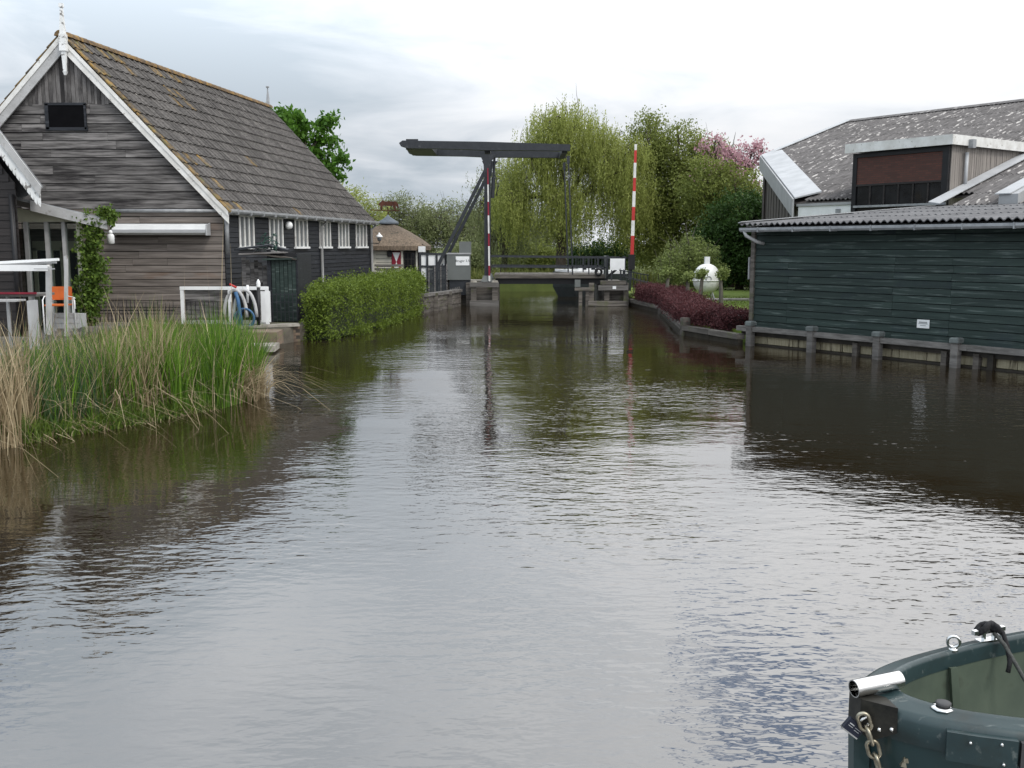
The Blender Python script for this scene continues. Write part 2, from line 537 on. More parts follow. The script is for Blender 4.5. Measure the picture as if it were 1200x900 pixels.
big = wn(0.16, (1, 1, 1), 2.0)
wind = ramp(t, big, [(0.40, (0.14, 0.14, 0.14)), (0.62, (1, 1, 1))])
h1 = mth(t, 'MULTIPLY', wn(3.2, (0.75, 1.5, 1), 2.0, 0.3, 0.15), 0.8)
h2 = mth(t, 'MULTIPLY', wn(9.0, (0.7, 1.3, 1), 2.0, 0.2, -0.2), 0.46)
h0 = mth(t, 'MULTIPLY', wn(0.7, (0.7, 1.3, 1), 1.0), 0.7)
hh = mth(t, 'ADD', mth(t, 'MULTIPLY', mth(t, 'ADD', h1, h2), wind), h0)
bn = N(t, 'ShaderNodeBump', i_Strength=1.0, i_Distance=0.016)
t.links.new(hh, bn.inputs['Height'])
t.links.new(bn.outputs[0], b.inputs['Normal'])

tag(MB().add([(-60, -14, 0), (60, -14, 0), (60, 75, 0), (-60, 75, 0)], [(0, 1, 2, 3)]).build('water', wm), kind='structure')

M_['lawn'] = mat('mown_lawn', (0.150, 0.205, 0.032), (0.10, 0.15, 0.024), 2.5, rough=0.95, bump=0.03, spot=(0.16, 0.17, 0.045), spot_scale=1.3, spot_range=(0.55, 0.75))
M_['soil'] = mat('bank_soil_and_paving', (0.14, 0.125, 0.10), (0.075, 0.066, 0.052), 3.0, rough=0.95, bump=0.02, spot=(0.07, 0.085, 0.03), spot_scale=1.0, spot_range=(0.5, 0.65))
M_['meadow'] = mat('rough_grass_land', (0.10, 0.125, 0.03), (0.06, 0.08, 0.02), 0.8, rough=0.95, bump=0.05)


def land(name, poly, z, m, z0=-1.2):
    o = MB().prism([(x, y, z0) for x, y in poly], (0, 0, z - z0)).build(name, m)
    return tag(o, kind='structure')


land('left_bank', [(-60, 18.4), (-9.5, 18.4), (-7.4, 20.2), (-7.6, 23.4), (-7.6, 25.6), (-6.1, 26.2), (-5.75, 27.2),
                   (-5.25, 29.0), (-4.75, 32.0), (-3.85, 38.0), (-2.6, 41.5), (-2.5, 52), (-60, 52)], 0.42, M_['soil'])
land('right_bank', [(5.35, 43.6), (5.95, 38.2), (5.25, 28.9), (6.45, 26.3), (6.9, 26.15), (10.95, 20.1), (16.5, 12.4), (60, 12.2), (60, 54), (5.35, 54)], 0.33, M_['lawn'])
land('far_land', [(-400, 58), (-20, 57), (0, 56.5), (20, 57), (400, 58), (700, 900), (-700, 900)], 0.45, M_['meadow'])
tag(MB().prism([(-2.55, 43.4, 1.1), (-9, 43.6, 0.8), (-16, 43.8, 0.55), (-16, 47.4, 0.55), (-9, 47.2, 0.8), (-2.55, 47.0, 1.1)], (0, 0, 0.08)).build('left_road', M_['asphalt']), kind='structure')
tag(MB().prism([(5.4, 43.9, 1.1), (7.0, 44.6, 0.7), (8.4, 45.4, 0.26), (8.4, 49, 0.26), (7.0, 48.2, 0.7), (5.4, 47.0, 1.1)], (0, 0, 0.08)).build('right_road', M_['asphalt']), kind='structure')

# ------------------------------------------------------------------ the big timber barn
RX, RZ, EX, EZ = -12.73, 8.55, -8.30, 3.72
SK, BY, BL, GZ = 0.155, 29.0, 14.4, 0.42
HW = EX - RX


def bp(u, v, z):
    """u from the ridge line to the right, v back along the barn"""
    return Vector((RX + u + SK * v, BY + v, z))


barn = thing('timber_barn', 'large grey weathered timber barn with tiled gable roof on left bank', 'barn', (RX, BY, GZ))
vd = Vector((SK, 1, 0)).normalized()
side_n = Vector((1, -SK, 0)).normalized()
WU = HW - 0.12     # wall line inside the eave
fw = MB().prism([bp(-WU, 0.02, GZ), bp(WU, 0.02, GZ), bp(WU, 0.02, EZ - 0.15), bp(0, 0.02, RZ - 0.22), bp(-WU, 0.02, EZ - 0.15)], (0, 0.12, 0)).build('front_wall', M_['void'], barn)
slope = (RZ - EZ) / HW
z_v = at(75, 121, BY).z         # where the upright gable boards begin
z_low = at(200, 248, BY).z      # where the newer lower boards begin
row = 0
z = GZ
while z < z_v - 0.02:
    low = z < z_low - 0.05
    h = 0.205 if low else 0.245
    h *= rng.uniform(0.94, 1.06)
    if z + h > z_v - 0.08:
        h = z_v - z

    def half(zz):
        return min(WU, (RZ - 0.20 - zz) / slope - 0.05)
    u0, u1 = -half(z), half(z)
    e0 = -(half(z + h) - half(z))
    cuts = sorted([rng.uniform(u0 + 0.8, u1 - 0.8) for _ in range(2 if low else 3)])
    cuts = [u0] + [c for i, c in enumerate(cuts) if i == 0 or c - cuts[i - 1] > 0.9] + [u1]
    for i in range(len(cuts) - 1):
        board('board', bp(cuts[i] + 0.004, 0.0, z), (1, 0, rng.uniform(-0.0015, 0.0015)), (0, -1, 0), cuts[i + 1] - cuts[i] - 0.008, h - 0.018, 0.022,
              M_['newwood'] if low else M_['oldwood'], fw, lap=0.018 if not low else 0.010, end0=e0 if i == 0 else 0, end1=-e0 if i == len(cuts) - 2 else 0)
    z += h
    row += 1
# upright boards in the top of the gable
u = -half(z_v)
while u < half(z_v) - 0.05:
    w = rng.uniform(0.07, 0.12)
    zt = RZ - 0.22 - abs(u + w / 2) * slope
    if zt - z_v > 0.06:
        sl = -slope if u + w / 2 > 0 else slope
        zl, zr = zt - sl * w / 2, zt + sl * w / 2
        zb = z_v - rng.uniform(0.0, 0.06)
        d = 0.020 + rng.uniform(0, 0.022)
        mb = MB().prism([bp(u + 0.004, -0.001, zb), bp(u + w - 0.006, -0.001, zb), bp(u + w - 0.006, -0.001, max(zr, z_v + 0.02)), bp(u + 0.004, -0.001, max(zl, z_v + 0.02))], (0, -d, 0))
        mb.build('upright_board', M_['oldwood'], fw, M=frame(bp(u, 0, zb), (0, 0, 1), (0, -1, 0)))
    u += w
# gable hatch
a, c = at(55, 122, BY), at(102, 152, BY)
hw_ = MB().box(((a.x + c.x) / 2, BY - 0.045, (a.z + c.z) / 2), (c.x - a.x, 0.05, a.z - c.z)).build('hatch_window', M_['void'], barn)
fr = MB()
for q in ((a.x - 0.03, a.z + .03, c.x + 0.03, a.z - 0.04), (a.x - 0.03, c.z + 0.06, c.x + 0.05, c.z - 0.03), (a.x - 0.04, a.z, a.x + 0.06, c.z), (c.x - 0.03, a.z, c.x + 0.03, c.z)):
    fr.box(((q[0] + q[2]) / 2, BY - 0.06, (q[1] + q[3]) / 2), (abs(q[2] - q[0]), 0.06, abs(q[1] - q[3])))
fr.build('frame', M_['blackwood'], hw_)
# side wall facing the canal
S0 = bp(WU, 0.0, GZ)
sw = MB().prism([bp(WU - 0.12, 0.15, GZ), bp(WU - 0.02, 0.15, GZ), bp(WU - 0.02, BL, GZ), bp(WU - 0.12, BL, GZ)], (0, 0, EZ - 0.1 - GZ)).build('side_wall', M_['void'], barn)
z = GZ
while z < EZ - 0.2:
    h = 0.152
    v = 0.0
    first = True
    while v < BL:
        ln = min(rng.uniform(3.2, 5.6), BL - v)
        if BL - v - ln < 1.2:
            ln = BL - v
        p = bp(WU, v, z)
        board('board', p + Vector((0, 0, 0)), vd, side_n, ln * math.sqrt(1 + SK * SK) - 0.006, h - 0.012, 0.016, M_['blackwood'], sw, lap=0.016)
        v += ln
    z += h
board('corner_board', bp(WU + 0.002, -0.06, GZ), (0, 0, 1), (0, -1, 0), EZ - 0.3 - GZ, 0.01, 0.01, M_['blackwood'], barn) if False else None
back = MB().prism([bp(-WU, BL, GZ), bp(WU, BL, GZ), bp(WU, BL, EZ - 0.15), bp(0, BL, RZ - 0.25), bp(-WU, BL, EZ - 0.15)], (0, 0.1, 0)).build('rear_wall', M_['blackwood'], barn)
lw = MB().prism([bp(-WU, 0.15, GZ), bp(-WU + 0.1, 0.15, GZ), bp(-WU + 0.1, BL, GZ), bp(-WU, BL, GZ)], (0, 0, EZ - 0.1 - GZ)).build('landward_wall', M_['blackwood'], barn)


def side_v(px, u=WU):
    lo, hi = -1.0, 30.0
    for _ in range(50):
        m_ = (lo + hi) / 2
        p = bp(u, m_, 2.7)
        dv = p - Vector((0, 0, CAMH))
        dep = dv.y * math.cos(PITCH) - dv.z * math.sin(PITCH)
        if 600 + FPX * dv.x / dep < px:
            lo = m_
        else:
            hi = m_
    return lo


zs, zt = 2.56, 3.50
for (x0, x1) in ((280, 296), (315, 330), (345, 359), (374, 386), (396, 407.5), (416.5, 428.5)):
    v0, v1 = side_v(x0), side_v(x1)
    o = side_n * 0.035

    def wq(va, vb, za, zb, t0, t1):
        A = [bp(WU, va, za) + side_n * t0, bp(WU, vb, za) + side_n * t0, bp(WU, vb, zb) + side_n * t0, bp(WU, va, zb) + side_n * t0]
        return A, side_n * (t1 - t0)
    win = MB().prism(*wq(v0, v1, zs, zt, 0.0, 0.035)).build('window', M_['curtain'], barn)
    for k in (0.0, 1 / 3, 2 / 3, 1.0):
        vm_ = v0 + (v1 - v0) * k
        MB().prism(*wq(vm_ - 0.036, vm_ + 0.036, zs, zt, 0.03, 0.062)).build('mullion', M_['white'], win)
    MB().prism(*wq(v0 - 0.05, v1 + 0.05, zt - 0.03, zt + 0.05, 0.028, 0.070)).build('frame', M_['white'], win)
    MB().prism(*wq(v0 - 0.09, v1 + 0.09, zs - 0.06, zs + 0.01, 0.0, 0.11)).build('sill', M_['cleanwhite'], win)
# roof: deck, tiles, ridge
roof = MB()
for sgn in (1, -1):
    roof.prism([bp(sgn * 0.0, -0.18, RZ - 0.10), bp(sgn * (HW + 0.06), -0.18, EZ - 0.10 - 0.06 * slope), bp(sgn * (HW + 0.06), BL + 0.2, EZ - 0.10 - 0.06 * slope), bp(0, BL + 0.2, RZ - 0.10)], (0, 0, 0.05))
roof = roof.build('roof', M_['brownblack'], barn)
NR, TW = 14, 0.30
sl_len = math.hypot(HW + 0.10, (HW + 0.10) * slope)
rl = sl_len / NR
down = Vector((1, 0, -slope)).normalized()
vlen = math.sqrt(1 + SK * SK)


def tile_geo(w, l):
    v, f = [], []
    prof = [(0.0, 0.030), (0.05 * w / .3, 0.050), (0.10 * w / .3, 0.036), (0.2 * w / .3, 0.012), (w - 0.02, 0.012), (w, 0.022)]
    for yy, lift in ((0.0, 0.0), (l + 0.05, 0.034)):     # y = 0 upper end, l = lower end
        for x, zz in prof:
            v.append((x, yy, zz + lift))
    n = len(prof)
    for i in range(n - 1):
        f.append((i, i + n, i + n + 1, i + 1)[::-1])
    k = len(v)
    for x, zz in prof:
        v.append((x, l + 0.05, zz + 0.034 - 0.028))
    for i in range(n - 1):
        f.append((n + i, k + i, k + i + 1, n + i + 1)[::-1])
    v += [(0, 0, 0), (0, l + 0.05, 0.02)]
    f.append((0, n, k, k + n + 0) if False else (0, k + n, k + n + 1, n))
    return v, [q[::-1] for q in f]


TV, TF = tile_geo(TW, rl)
tme = mesh_of('tile', TV, TF, M_['tile'])
tme2 = mesh_of('tile', TV, TF, M_['tilemoss'])
ncol = int((BL + 0.38) / TW)
rest = MB()
count = 0
for cidx in range(ncol):
    for r in range(NR):
        v = -0.18 + cidx * TW
        o = bp(0.02, v, RZ - 0.045) + down * (rl * r)
        jit = rng.uniform(-0.006, 0.006)
        m = Matrix((vd, down, (down.cross(vd) * -1))).transposed().to_4x4()
        if m.determinant() < 0:
            m = Matrix((vd, down, vd.cross(down))).transposed().to_4x4()
        zc_ = m.col[2].to_3d()
        if zc_.z < 0:
            m.col[2] = (-zc_).to_4d() * 1.0
            m.col[2][3] = 0
        m = frame(o + Vector((0, 0, jit)), vd, Vector((slope, 0, 1))) @ Matrix.Rotation(rng.gauss(0, 0.012), 4, 'Z') @ Matrix.Rotation(rng.gauss(0, 0.008), 4, 'X')
        m = m @ Matrix.Diagonal((1, -1, 1, 1)) if (m.to_3x3() @ Vector((0, 1, 0))).dot(down) < 0 else m
        if cidx < 21:
            moss = (cidx == 0) or (cidx in (1, 2) and r < 3 and rng.random() < 0.6) or (r == 0 and rng.random() < 0.4) or rng.random() < 0.03
            ob = bpy.data.objects.new('tile', tme2 if moss else tme)
            link(ob, m, roof)
            count += 1
        else:
            rest.add([m @ Vector(p) for p in TV], TF)
            mrest = m
ob = rest.build('rear_tiles', M_['tile'], roof, M=frame(mrest.translation, vd, Vector((slope, 0, 1))))
ob['kind'] = 'stuff'
pa_ = ob.data.attributes.new('piece', 'FLOAT', 'FACE')
pa_.data.foreach_set('value', np.repeat(npr.random(len(ob.data.polygons) // len(TF) + 1), len(TF))[:len(ob.data.polygons)].astype(np.float32))
lt = MB()
downl = Vector((-1, 0, -slope)).normalized()
for cidx in range(0, 6):
    for r in range(NR):
        o = bp(-0.02, -0.18 + cidx * TW, RZ - 0.045) + downl * (rl * r)
        m = Matrix((vd, downl, Vector((-slope, 0, 1)).normalized())).transposed().to_4x4()
        m.translation = o
        lt.add([m @ Vector(p) for p in TV], [q[::-1] for q in TF])
ob = lt.build('landward_tiles', M_['tilemoss'], roof)
ob['kind'] = 'stuff'
v = -0.22
while v < BL + 0.1:
    ln = 0.42
    mb = MB()
    prof = [(-0.16, -0.115), (-0.13, -0.03), (-0.06, 0.03), (0.0, 0.045), (0.06, 0.03), (0.13, -0.03), (0.16, -0.115)]
    V = []
    for k, vv in enumerate((v, v + ln)):
        ex = 0.012 if k == 1 else 0.0
        V += [bp(x * (1 + ex * 3), vv, RZ + 0.035 + zz + ex) for x, zz in prof]
    n = len(prof)
    mb.add(V, [(i, i + 1, n + i + 1, n + i) for i in range(n - 1)] + [tuple(range(n))[::-1]])
    mb.build('ridge_tile', M_['ridge'], roof)
    v += 0.40
# bargeboards, finials
for sgn in (1, -1):
    A, Bp_ = bp(0, -0.16, RZ - 0.10), bp(sgn * (HW + 0.12), -0.16, EZ - 0.16)
    bw = 0.30
    dn = Vector((0, 0, -bw * (1.15 if sgn > 0 else 1.6)))
    MB().prism([A, Bp_, Bp_ + dn * 0.95, A + dn], (0, -0.05, 0)).build('bargeboard', M_['white'] if sgn > 0 else M_['lightgrey'], barn)
    up_ = Vector((0, 0, 0.03))
    MB().prism([A + up_ + Vector((0, -0.052, 0)), Bp_ + up_ + Vector((0, -0.052, 0)), Bp_ + dn * 0.32 + Vector((0, -0.052, 0)), A + dn * 0.32 + Vector((0, -0.052, 0))], (0, -0.025, 0)).build('bargeboard_lip', M_['white'], barn)
ft, fb = at(71.5, 4, BY - 0.3), at(71.5, 88, BY - 0.3)
fm = MB()
yb = BY - 0.30
for z0_, z1_, w0, w1 in ((fb.z, fb.z + 0.10, 0.05, 0.11), (fb.z + 0.10, at(0, 60, yb).z, 0.08, 0.12), (at(0, 60, yb).z, at(0, 40, yb).z, 0.19, 0.17), (at(0, 40, yb).z, ft.z - 0.1, 0.14, 0.06), (ft.z - 0.1, ft.z, 0.11, 0.10)):
    fm.box((ft.x, yb, (z0_ + z1_) / 2), (w0, w0, z1_ - z0_), taper=w1 / w0)
fm.build('finial', M_['flakewhite'], barn)
fp = bp(0, BL, RZ)
fm = MB().box(fp + Vector((0, 0.1, 0.30)), (0.14, 0.14, 0.5), taper=0.5).box(fp + Vector((0, 0.1, 0.66)), (0.06, 0.06, 0.25), taper=0.6).box(fp + Vector((0, 0.1, 0.80)), (0.12, 0.12, 0.06))
fm.build('finial', M_['zinc'], barn)
# gutter and downpipes
gv = []
GU = HW + 0.17
gp = [(-0.07, 0.05), (-0.075, -0.01), (-0.05, -0.06), (0.0, -0.08), (0.05, -0.06), (0.075, -0.01), (0.07, 0.05), (0.055, 0.05), (0.05, -0.005), (0.0, -0.06), (-0.05, -0.005), (-0.055, 0.05)]
mb = MB()
for vv in (-0.2, BL + 0.15):
    gv += [bp(GU + x, vv, EZ - 0.12 + zz) for x, zz in gp]
n = len(gp)
mb.add(gv, [(i, (i + 1) % n, n + (i + 1) % n, n + i) for i in range(n)] + [tuple(range(n))[::-1], tuple(range(n, 2 * n))])
gut = mb.build('gutter', M_['zinc'], barn)
for k in range(16):
    vv = 0.2 + k * 0.93
    MB().prism([bp(GU - 0.085, vv, EZ - 0.06), bp(GU - 0.085, vv, EZ - 0.215), bp(GU + 0.085, vv, EZ - 0.215), bp(GU + 0.085, vv, EZ - 0.06)], vd * 0.03).build('bracket', M_['zinc'], gut)
fa = MB().prism([bp(HW - 0.02, -0.15, EZ - 0.22), bp(HW + 0.03, -0.15, EZ - 0.22), bp(HW + 0.03, BL + 0.15, EZ - 0.22), bp(HW - 0.02, BL + 0.15, EZ - 0.22)], (0, 0, 0.12)).build('fascia', M_['white'], barn)
q = bp(GU, -0.05, EZ - 0.2)
e = bp(WU + 0.17, 0.08, 0)
MB().tube([bp(GU - 0.35, -0.12, EZ - 0.18), bp(GU - 0.05, -0.12, EZ - 0.2), bp(WU + 0.12, -0.10, EZ - 0.32), bp(WU + 0.14, -0.10, EZ - 0.5), bp(WU + 0.14, -0.10, at(275, 298, BY).z)], 0.062, 10).build('downpipe', M_['zinc'], barn, True)
for px, yb_ in ((374, 345), (433, 345)):
    vv = side_v(px)
    MB().tube([bp(GU, vv, EZ - 0.19), bp(GU, vv, EZ - 0.24), bp(WU + 0.10, vv, EZ - 0.42), bp(WU + 0.10, vv, 0.9), bp(WU + 0.10, vv, 0.45)], 0.05, 10).build('downpipe', M_['lightgrey'], barn, True)
# horizontal pipe across the gable, and a small globe lamp on the side wall
pz = at(180, 247, BY - 0.1).z
MB().tube([(at(125, 246, BY - .1).x, BY - 0.10, pz), (at(262, 248, BY - .1).x, BY - 0.10, pz)], 0.05, 10).build('gutter', M_['zinc'], barn, True)
vv = side_v(340, WU + 0.2)
gl = thing('globe_lamp', 'round white globe lamp on black barn wall between windows', 'lamp', bp(WU + 0.05, vv, 3.30))
MB().lathe(bp(WU + 0.18, vv, 3.28), [(0.02, -0.13), (0.07, -0.115), (0.11, -0.07), (0.13, 0.0), (0.11, 0.07), (0.07, 0.115), (0.02, 0.13)]).build('globe', M_['cleanwhite'], gl, True)
MB().tube([bp(WU, vv, 3.22), bp(WU + 0.10, vv, 3.24)], 0.03).build('bracket', M_['black'], gl)

# awning cassette on the gable
a, c = at(133, 262, 28.75), at(243, 275, 28.75)
aw = thing('awning', 'closed white awning cassette mounted on the grey barn gable', 'awning', ((a.x + c.x) / 2, 28.9, c.z))
MB().prism([(a.x, 28.95, a.z), (a.x, 28.62, a.z - 0.05), (a.x, 28.60, a.z - 0.17), (a.x, 28.70, c.z), (a.x, 28.95, c.z)], (c.x - a.x, 0, 0)).build('cassette', M_['cleanwhite'], aw)
MB().box(((a.x + c.x) / 2, 28.585, a.z - 0.225), (c.x - a.x - 0.02, 0.05, 0.08)).build('front_rail', M_['flash'], aw)
for xx in (a.x - 0.02, c.x + 0.02):
    MB().prism([(xx - 0.015, 28.96, a.z + 0.02), (xx - 0.015, 28.6, a.z - 0.03), (xx - 0.015, 28.57, c.z - 0.02), (xx - 0.015, 28.96, c.z - 0.02)], (0.03, 0, 0)).build('end_cap', M_['flash'], aw)

# ------------------------------------------------------------------ black boarded shed at the far left
SY = 22.6
bs = thing('black_shed', 'black boarded shed with white scalloped bargeboard at left edge', 'shed', (at(0, 312, SY).x, SY, 0.42))
xr = at(24, 300, SY).x
zl_ = at(20, 215, SY).z
apex_dx = 2.6
sl2 = (225 - 160) / 48.0
wl = MB().prism([(xr - 2 * apex_dx, SY, 0.42), (xr, SY, 0.42), (xr, SY, zl_), (xr - apex_dx, SY, zl_ + apex_dx * sl2), (xr - 2 * apex_dx, SY, zl_)], (-3.2, 5.5, 0)).build('wall', M_['brownblack'], bs)
z = 0.42
while z < zl_ + 1.6:
    half = 0 if z < zl_ - 0.15 else (z + 0.15 - zl_) / sl2
    board('board', (xr - 2.6, SY - 0.001, z), (1, 0, 0), (0, -1, 0), 2.6 - half, 0.165, 0.015, M_['brownblack'], wl, lap=0.014)
    z += 0.172
rf = MB()
p0, p1 = at(48, 222, SY - 0.35), at(0, 158, SY - 0.35)
dx = (p1 - p0)
p1 = p0 + dx * 3.0
for yy in (0,):
    rf.prism([p0, p1, p1 + Vector((0, 0, 0.10)), p0 + Vector((0.06, 0, 0.06))], (-3.6, 6.0, 0))
q0 = p1 + Vector((-dx.x * -3, 0, -dx.z * 3))
rf.prism([p1, p1 + Vector((dx.x * 3, 0, -dx.z * 3)), p1 + Vector((dx.x * 3, 0, -dx.z * 3 + 0.06)), p1 + Vector((0, 0, 0.10))], (-3.6, 6.0, 0))
rf = rf.build('roof', M_['zinc'], bs)
# scalloped board
ln_ = (p1 - p0).length
ex = (p1 - p0).normalized()
pv = Vector((-ex.z, 0, ex.x)) * (1 if ex.x > 0 else -1)
if pv.z > 0:
    pv = -pv
dnv = Vector((0, 0, -1))
mb = MB()
nsc = 34
top = [p0 + ex * (ln_ * i / nsc) for i in range(nsc + 1)]
for i in range(nsc):
    a, c = top[i], top[i + 1]
    am = (a + c) / 2
    base = 0.36 if i > 0 else 0.30
    yv = Vector((0, -0.03, 0))
    mb.prism([a + yv, c + yv, c + dnv * base + yv, am + ex * 0.04 + dnv * (base + 0.10) + yv, am - ex * 0.04 + dnv * (base + 0.10) + yv, a + dnv * base + yv], (0, -0.03, 0))
mb.build('scalloped_bargeboard', M_['flakewhite'], bs)
mb = MB().prism([p0 + Vector((0.05, -0.062, 0.06)), p1 + Vector((0.05, -0.062, 0.06)), p1 + Vector((0, -0.062, -0.14)), p0 + Vector((0, -0.062, -0.14))], (0, -0.04, 0))
mb.build('bargeboard', M_['lightgrey'], bs)
pp = at(20.5, 0, SY - 0.08)
MB().tube([(xr - 0.08, SY - 0.08, at(0, 228, SY).z), (xr - 0.08, SY - 0.08, 0.45)], 0.055, 10).build('downpipe', M_['black'], bs, True)

# ------------------------------------------------------------------ glazed veranda
VY = 24.0
xa, xb = at(24, 300, VY).x, at(97, 300, VY).x
ver = thing('glazed_veranda', 'cream framed glazed veranda under sloping grey roof edge', 'veranda', ((xa + xb) / 2, VY, 0.42))
zt0, zt1 = at(38, 247, VY - .3).z, at(125, 270, VY - .3).z
ra, rb = at(36, 236, VY - 0.3), at(126, 259, VY - 0.3)
rm = MB().prism([ra + Vector((-.6, 0, .09)), rb, rb + Vector((0, 0, 0.06)), ra + Vector((-.6, 0, .17))], (-2.05, 4.6, 0)).build('roof', M_['zinc'], ver)
MB().prism([ra + Vector((0, -0.003, 0.02)), rb + Vector((0, -0.003, 0.02)), rb + Vector((0, -0.003, -0.20)), ra + Vector((0, -0.003, -0.22))], (0, -0.04, 0)).build('fascia', M_['lightgrey'], ver)
zlin = at(60, 260, VY).z
MB().prism([(xa, VY, zlin), (xb + 0.1, VY, zlin), (xb + 0.1, VY, at(100, 262, VY).z), (xa, VY, at(24, 243, VY).z)], (0, 0.08, 0)).build('lintel', M_['cream'], ver)
MB().box((at(60, 312, VY + 2.6).x, VY + 2.6, 1.75), (at(99, 312, VY + 2.6).x - at(21, 312, VY + 2.6).x, 0.1, 2.6)).build('rear_wall', M_['newwood'], ver)
MB().box(((xa + xb) / 2, VY + 1.3, 0.46), (xb - xa, 2.6, 0.07)).build('floor', M_['railwood'], ver)
for pxx in (33, 57, 77, 94):
    x_ = at(pxx, 300, VY).x
    MB().box((x_, VY + 0.01, (zlin + 0.45) / 2), (0.085, 0.12, zlin - 0.45)).build('post', M_['cream'] if pxx > 90 else M_['lightgrey'], ver)
pxs = [25, 33, 57, 77, 94]
for i in range(4):
    x0_, x1_ = at(pxs[i], 300, VY).x + 0.045, at(pxs[i + 1], 300, VY).x - 0.045
    MB().box(((x0_ + x1_) / 2, VY + 0.02, (zlin + 0.62) / 2), (x1_ - x0_, 0.012, zlin - 0.62)).build('pane', M_['glass'], ver)
# inner door frame seen through the glass
for (xa_, xb_) in ((40, 58), (59, 72), (78, 92)):
    w0, w1 = at(xa_, 312, VY + 2.4).x, at(xb_, 312, VY + 2.4).x
    d_ = MB()
    for u_ in (w0, w1):
        d_.box((u_, VY + 2.5, 1.5), (0.10, 0.06, 2.1))
    d_.box(((w0 + w1) / 2, VY + 2.5, 2.6), (w1 - w0 + 0.10, 0.06, 0.25))
    dr = d_.build('door_frame', M_['cream'], ver)
    MB().box(((w0 + w1) / 2, VY + 2.52, 1.5), (w1 - w0 - 0.1, 0.02, 2.0)).build('pane', M_['darkglass'], dr)

wl_ = at(117, 279, VY - 0.05)
lt_ = thing('wall_light', 'small white lantern on barn wall beside ivy', 'lamp', wl_)
MB().lathe((wl_.x, VY + 0.6, wl_.z - 0.14), [(0.05, 0.0), (0.085, 0.02), (0.085, 0.20), (0.06, 0.24)]).build('shade', M_['cleanwhite'], lt_, True)
MB().lathe((wl_.x, VY + 0.6, wl_.z + 0.10), [(0.05, 0), (0.05, 0.06), (0.02, 0.10)]).build('cap', M_['cleanwhite'], lt_, True)
MB().bar((wl_.x, VY + .6, wl_.z + 0.15), (wl_.x - 0.5, VY + 0.6, wl_.z + 0.15), 0.03, 0.03).build('bracket', M_['zinc'], lt_)

# ------------------------------------------------------------------ foliage builders


def clump_leaves(cent, n_each, sig, Ls, Ws, down=0.0):
    c = np.repeat(cent, n_each, 0) + npr.normal(size=(len(cent) * n_each, 3)) * np.asarray(sig)
    d = npr.normal(size=c.shape)
    d[:, 2] -= down
    k = len(c)
    return leaf_polys(c, d, Ls * npr.uniform(0.6, 1.3, k), Ws * npr.uniform(0.6, 1.3, k))


def in_lobes(lobes, n, inner=0.25):
    vol = np.array([l[3] * l[4] * l[5] for l in lobes])
    idx = npr.choice(len(lobes), n, p=vol / vol.sum())
    lb = np.array(lobes)[idx]
    d = unit(npr.normal(size=(n, 3)))
    r = (inner ** 3 + (1 - inner ** 3) * npr.random(n)) ** (1 / 3)
    r *= npr.uniform(0.86, 1.1, n)
    return lb[:, :3] + d * r[:, None] * lb[:, 3:6], idx


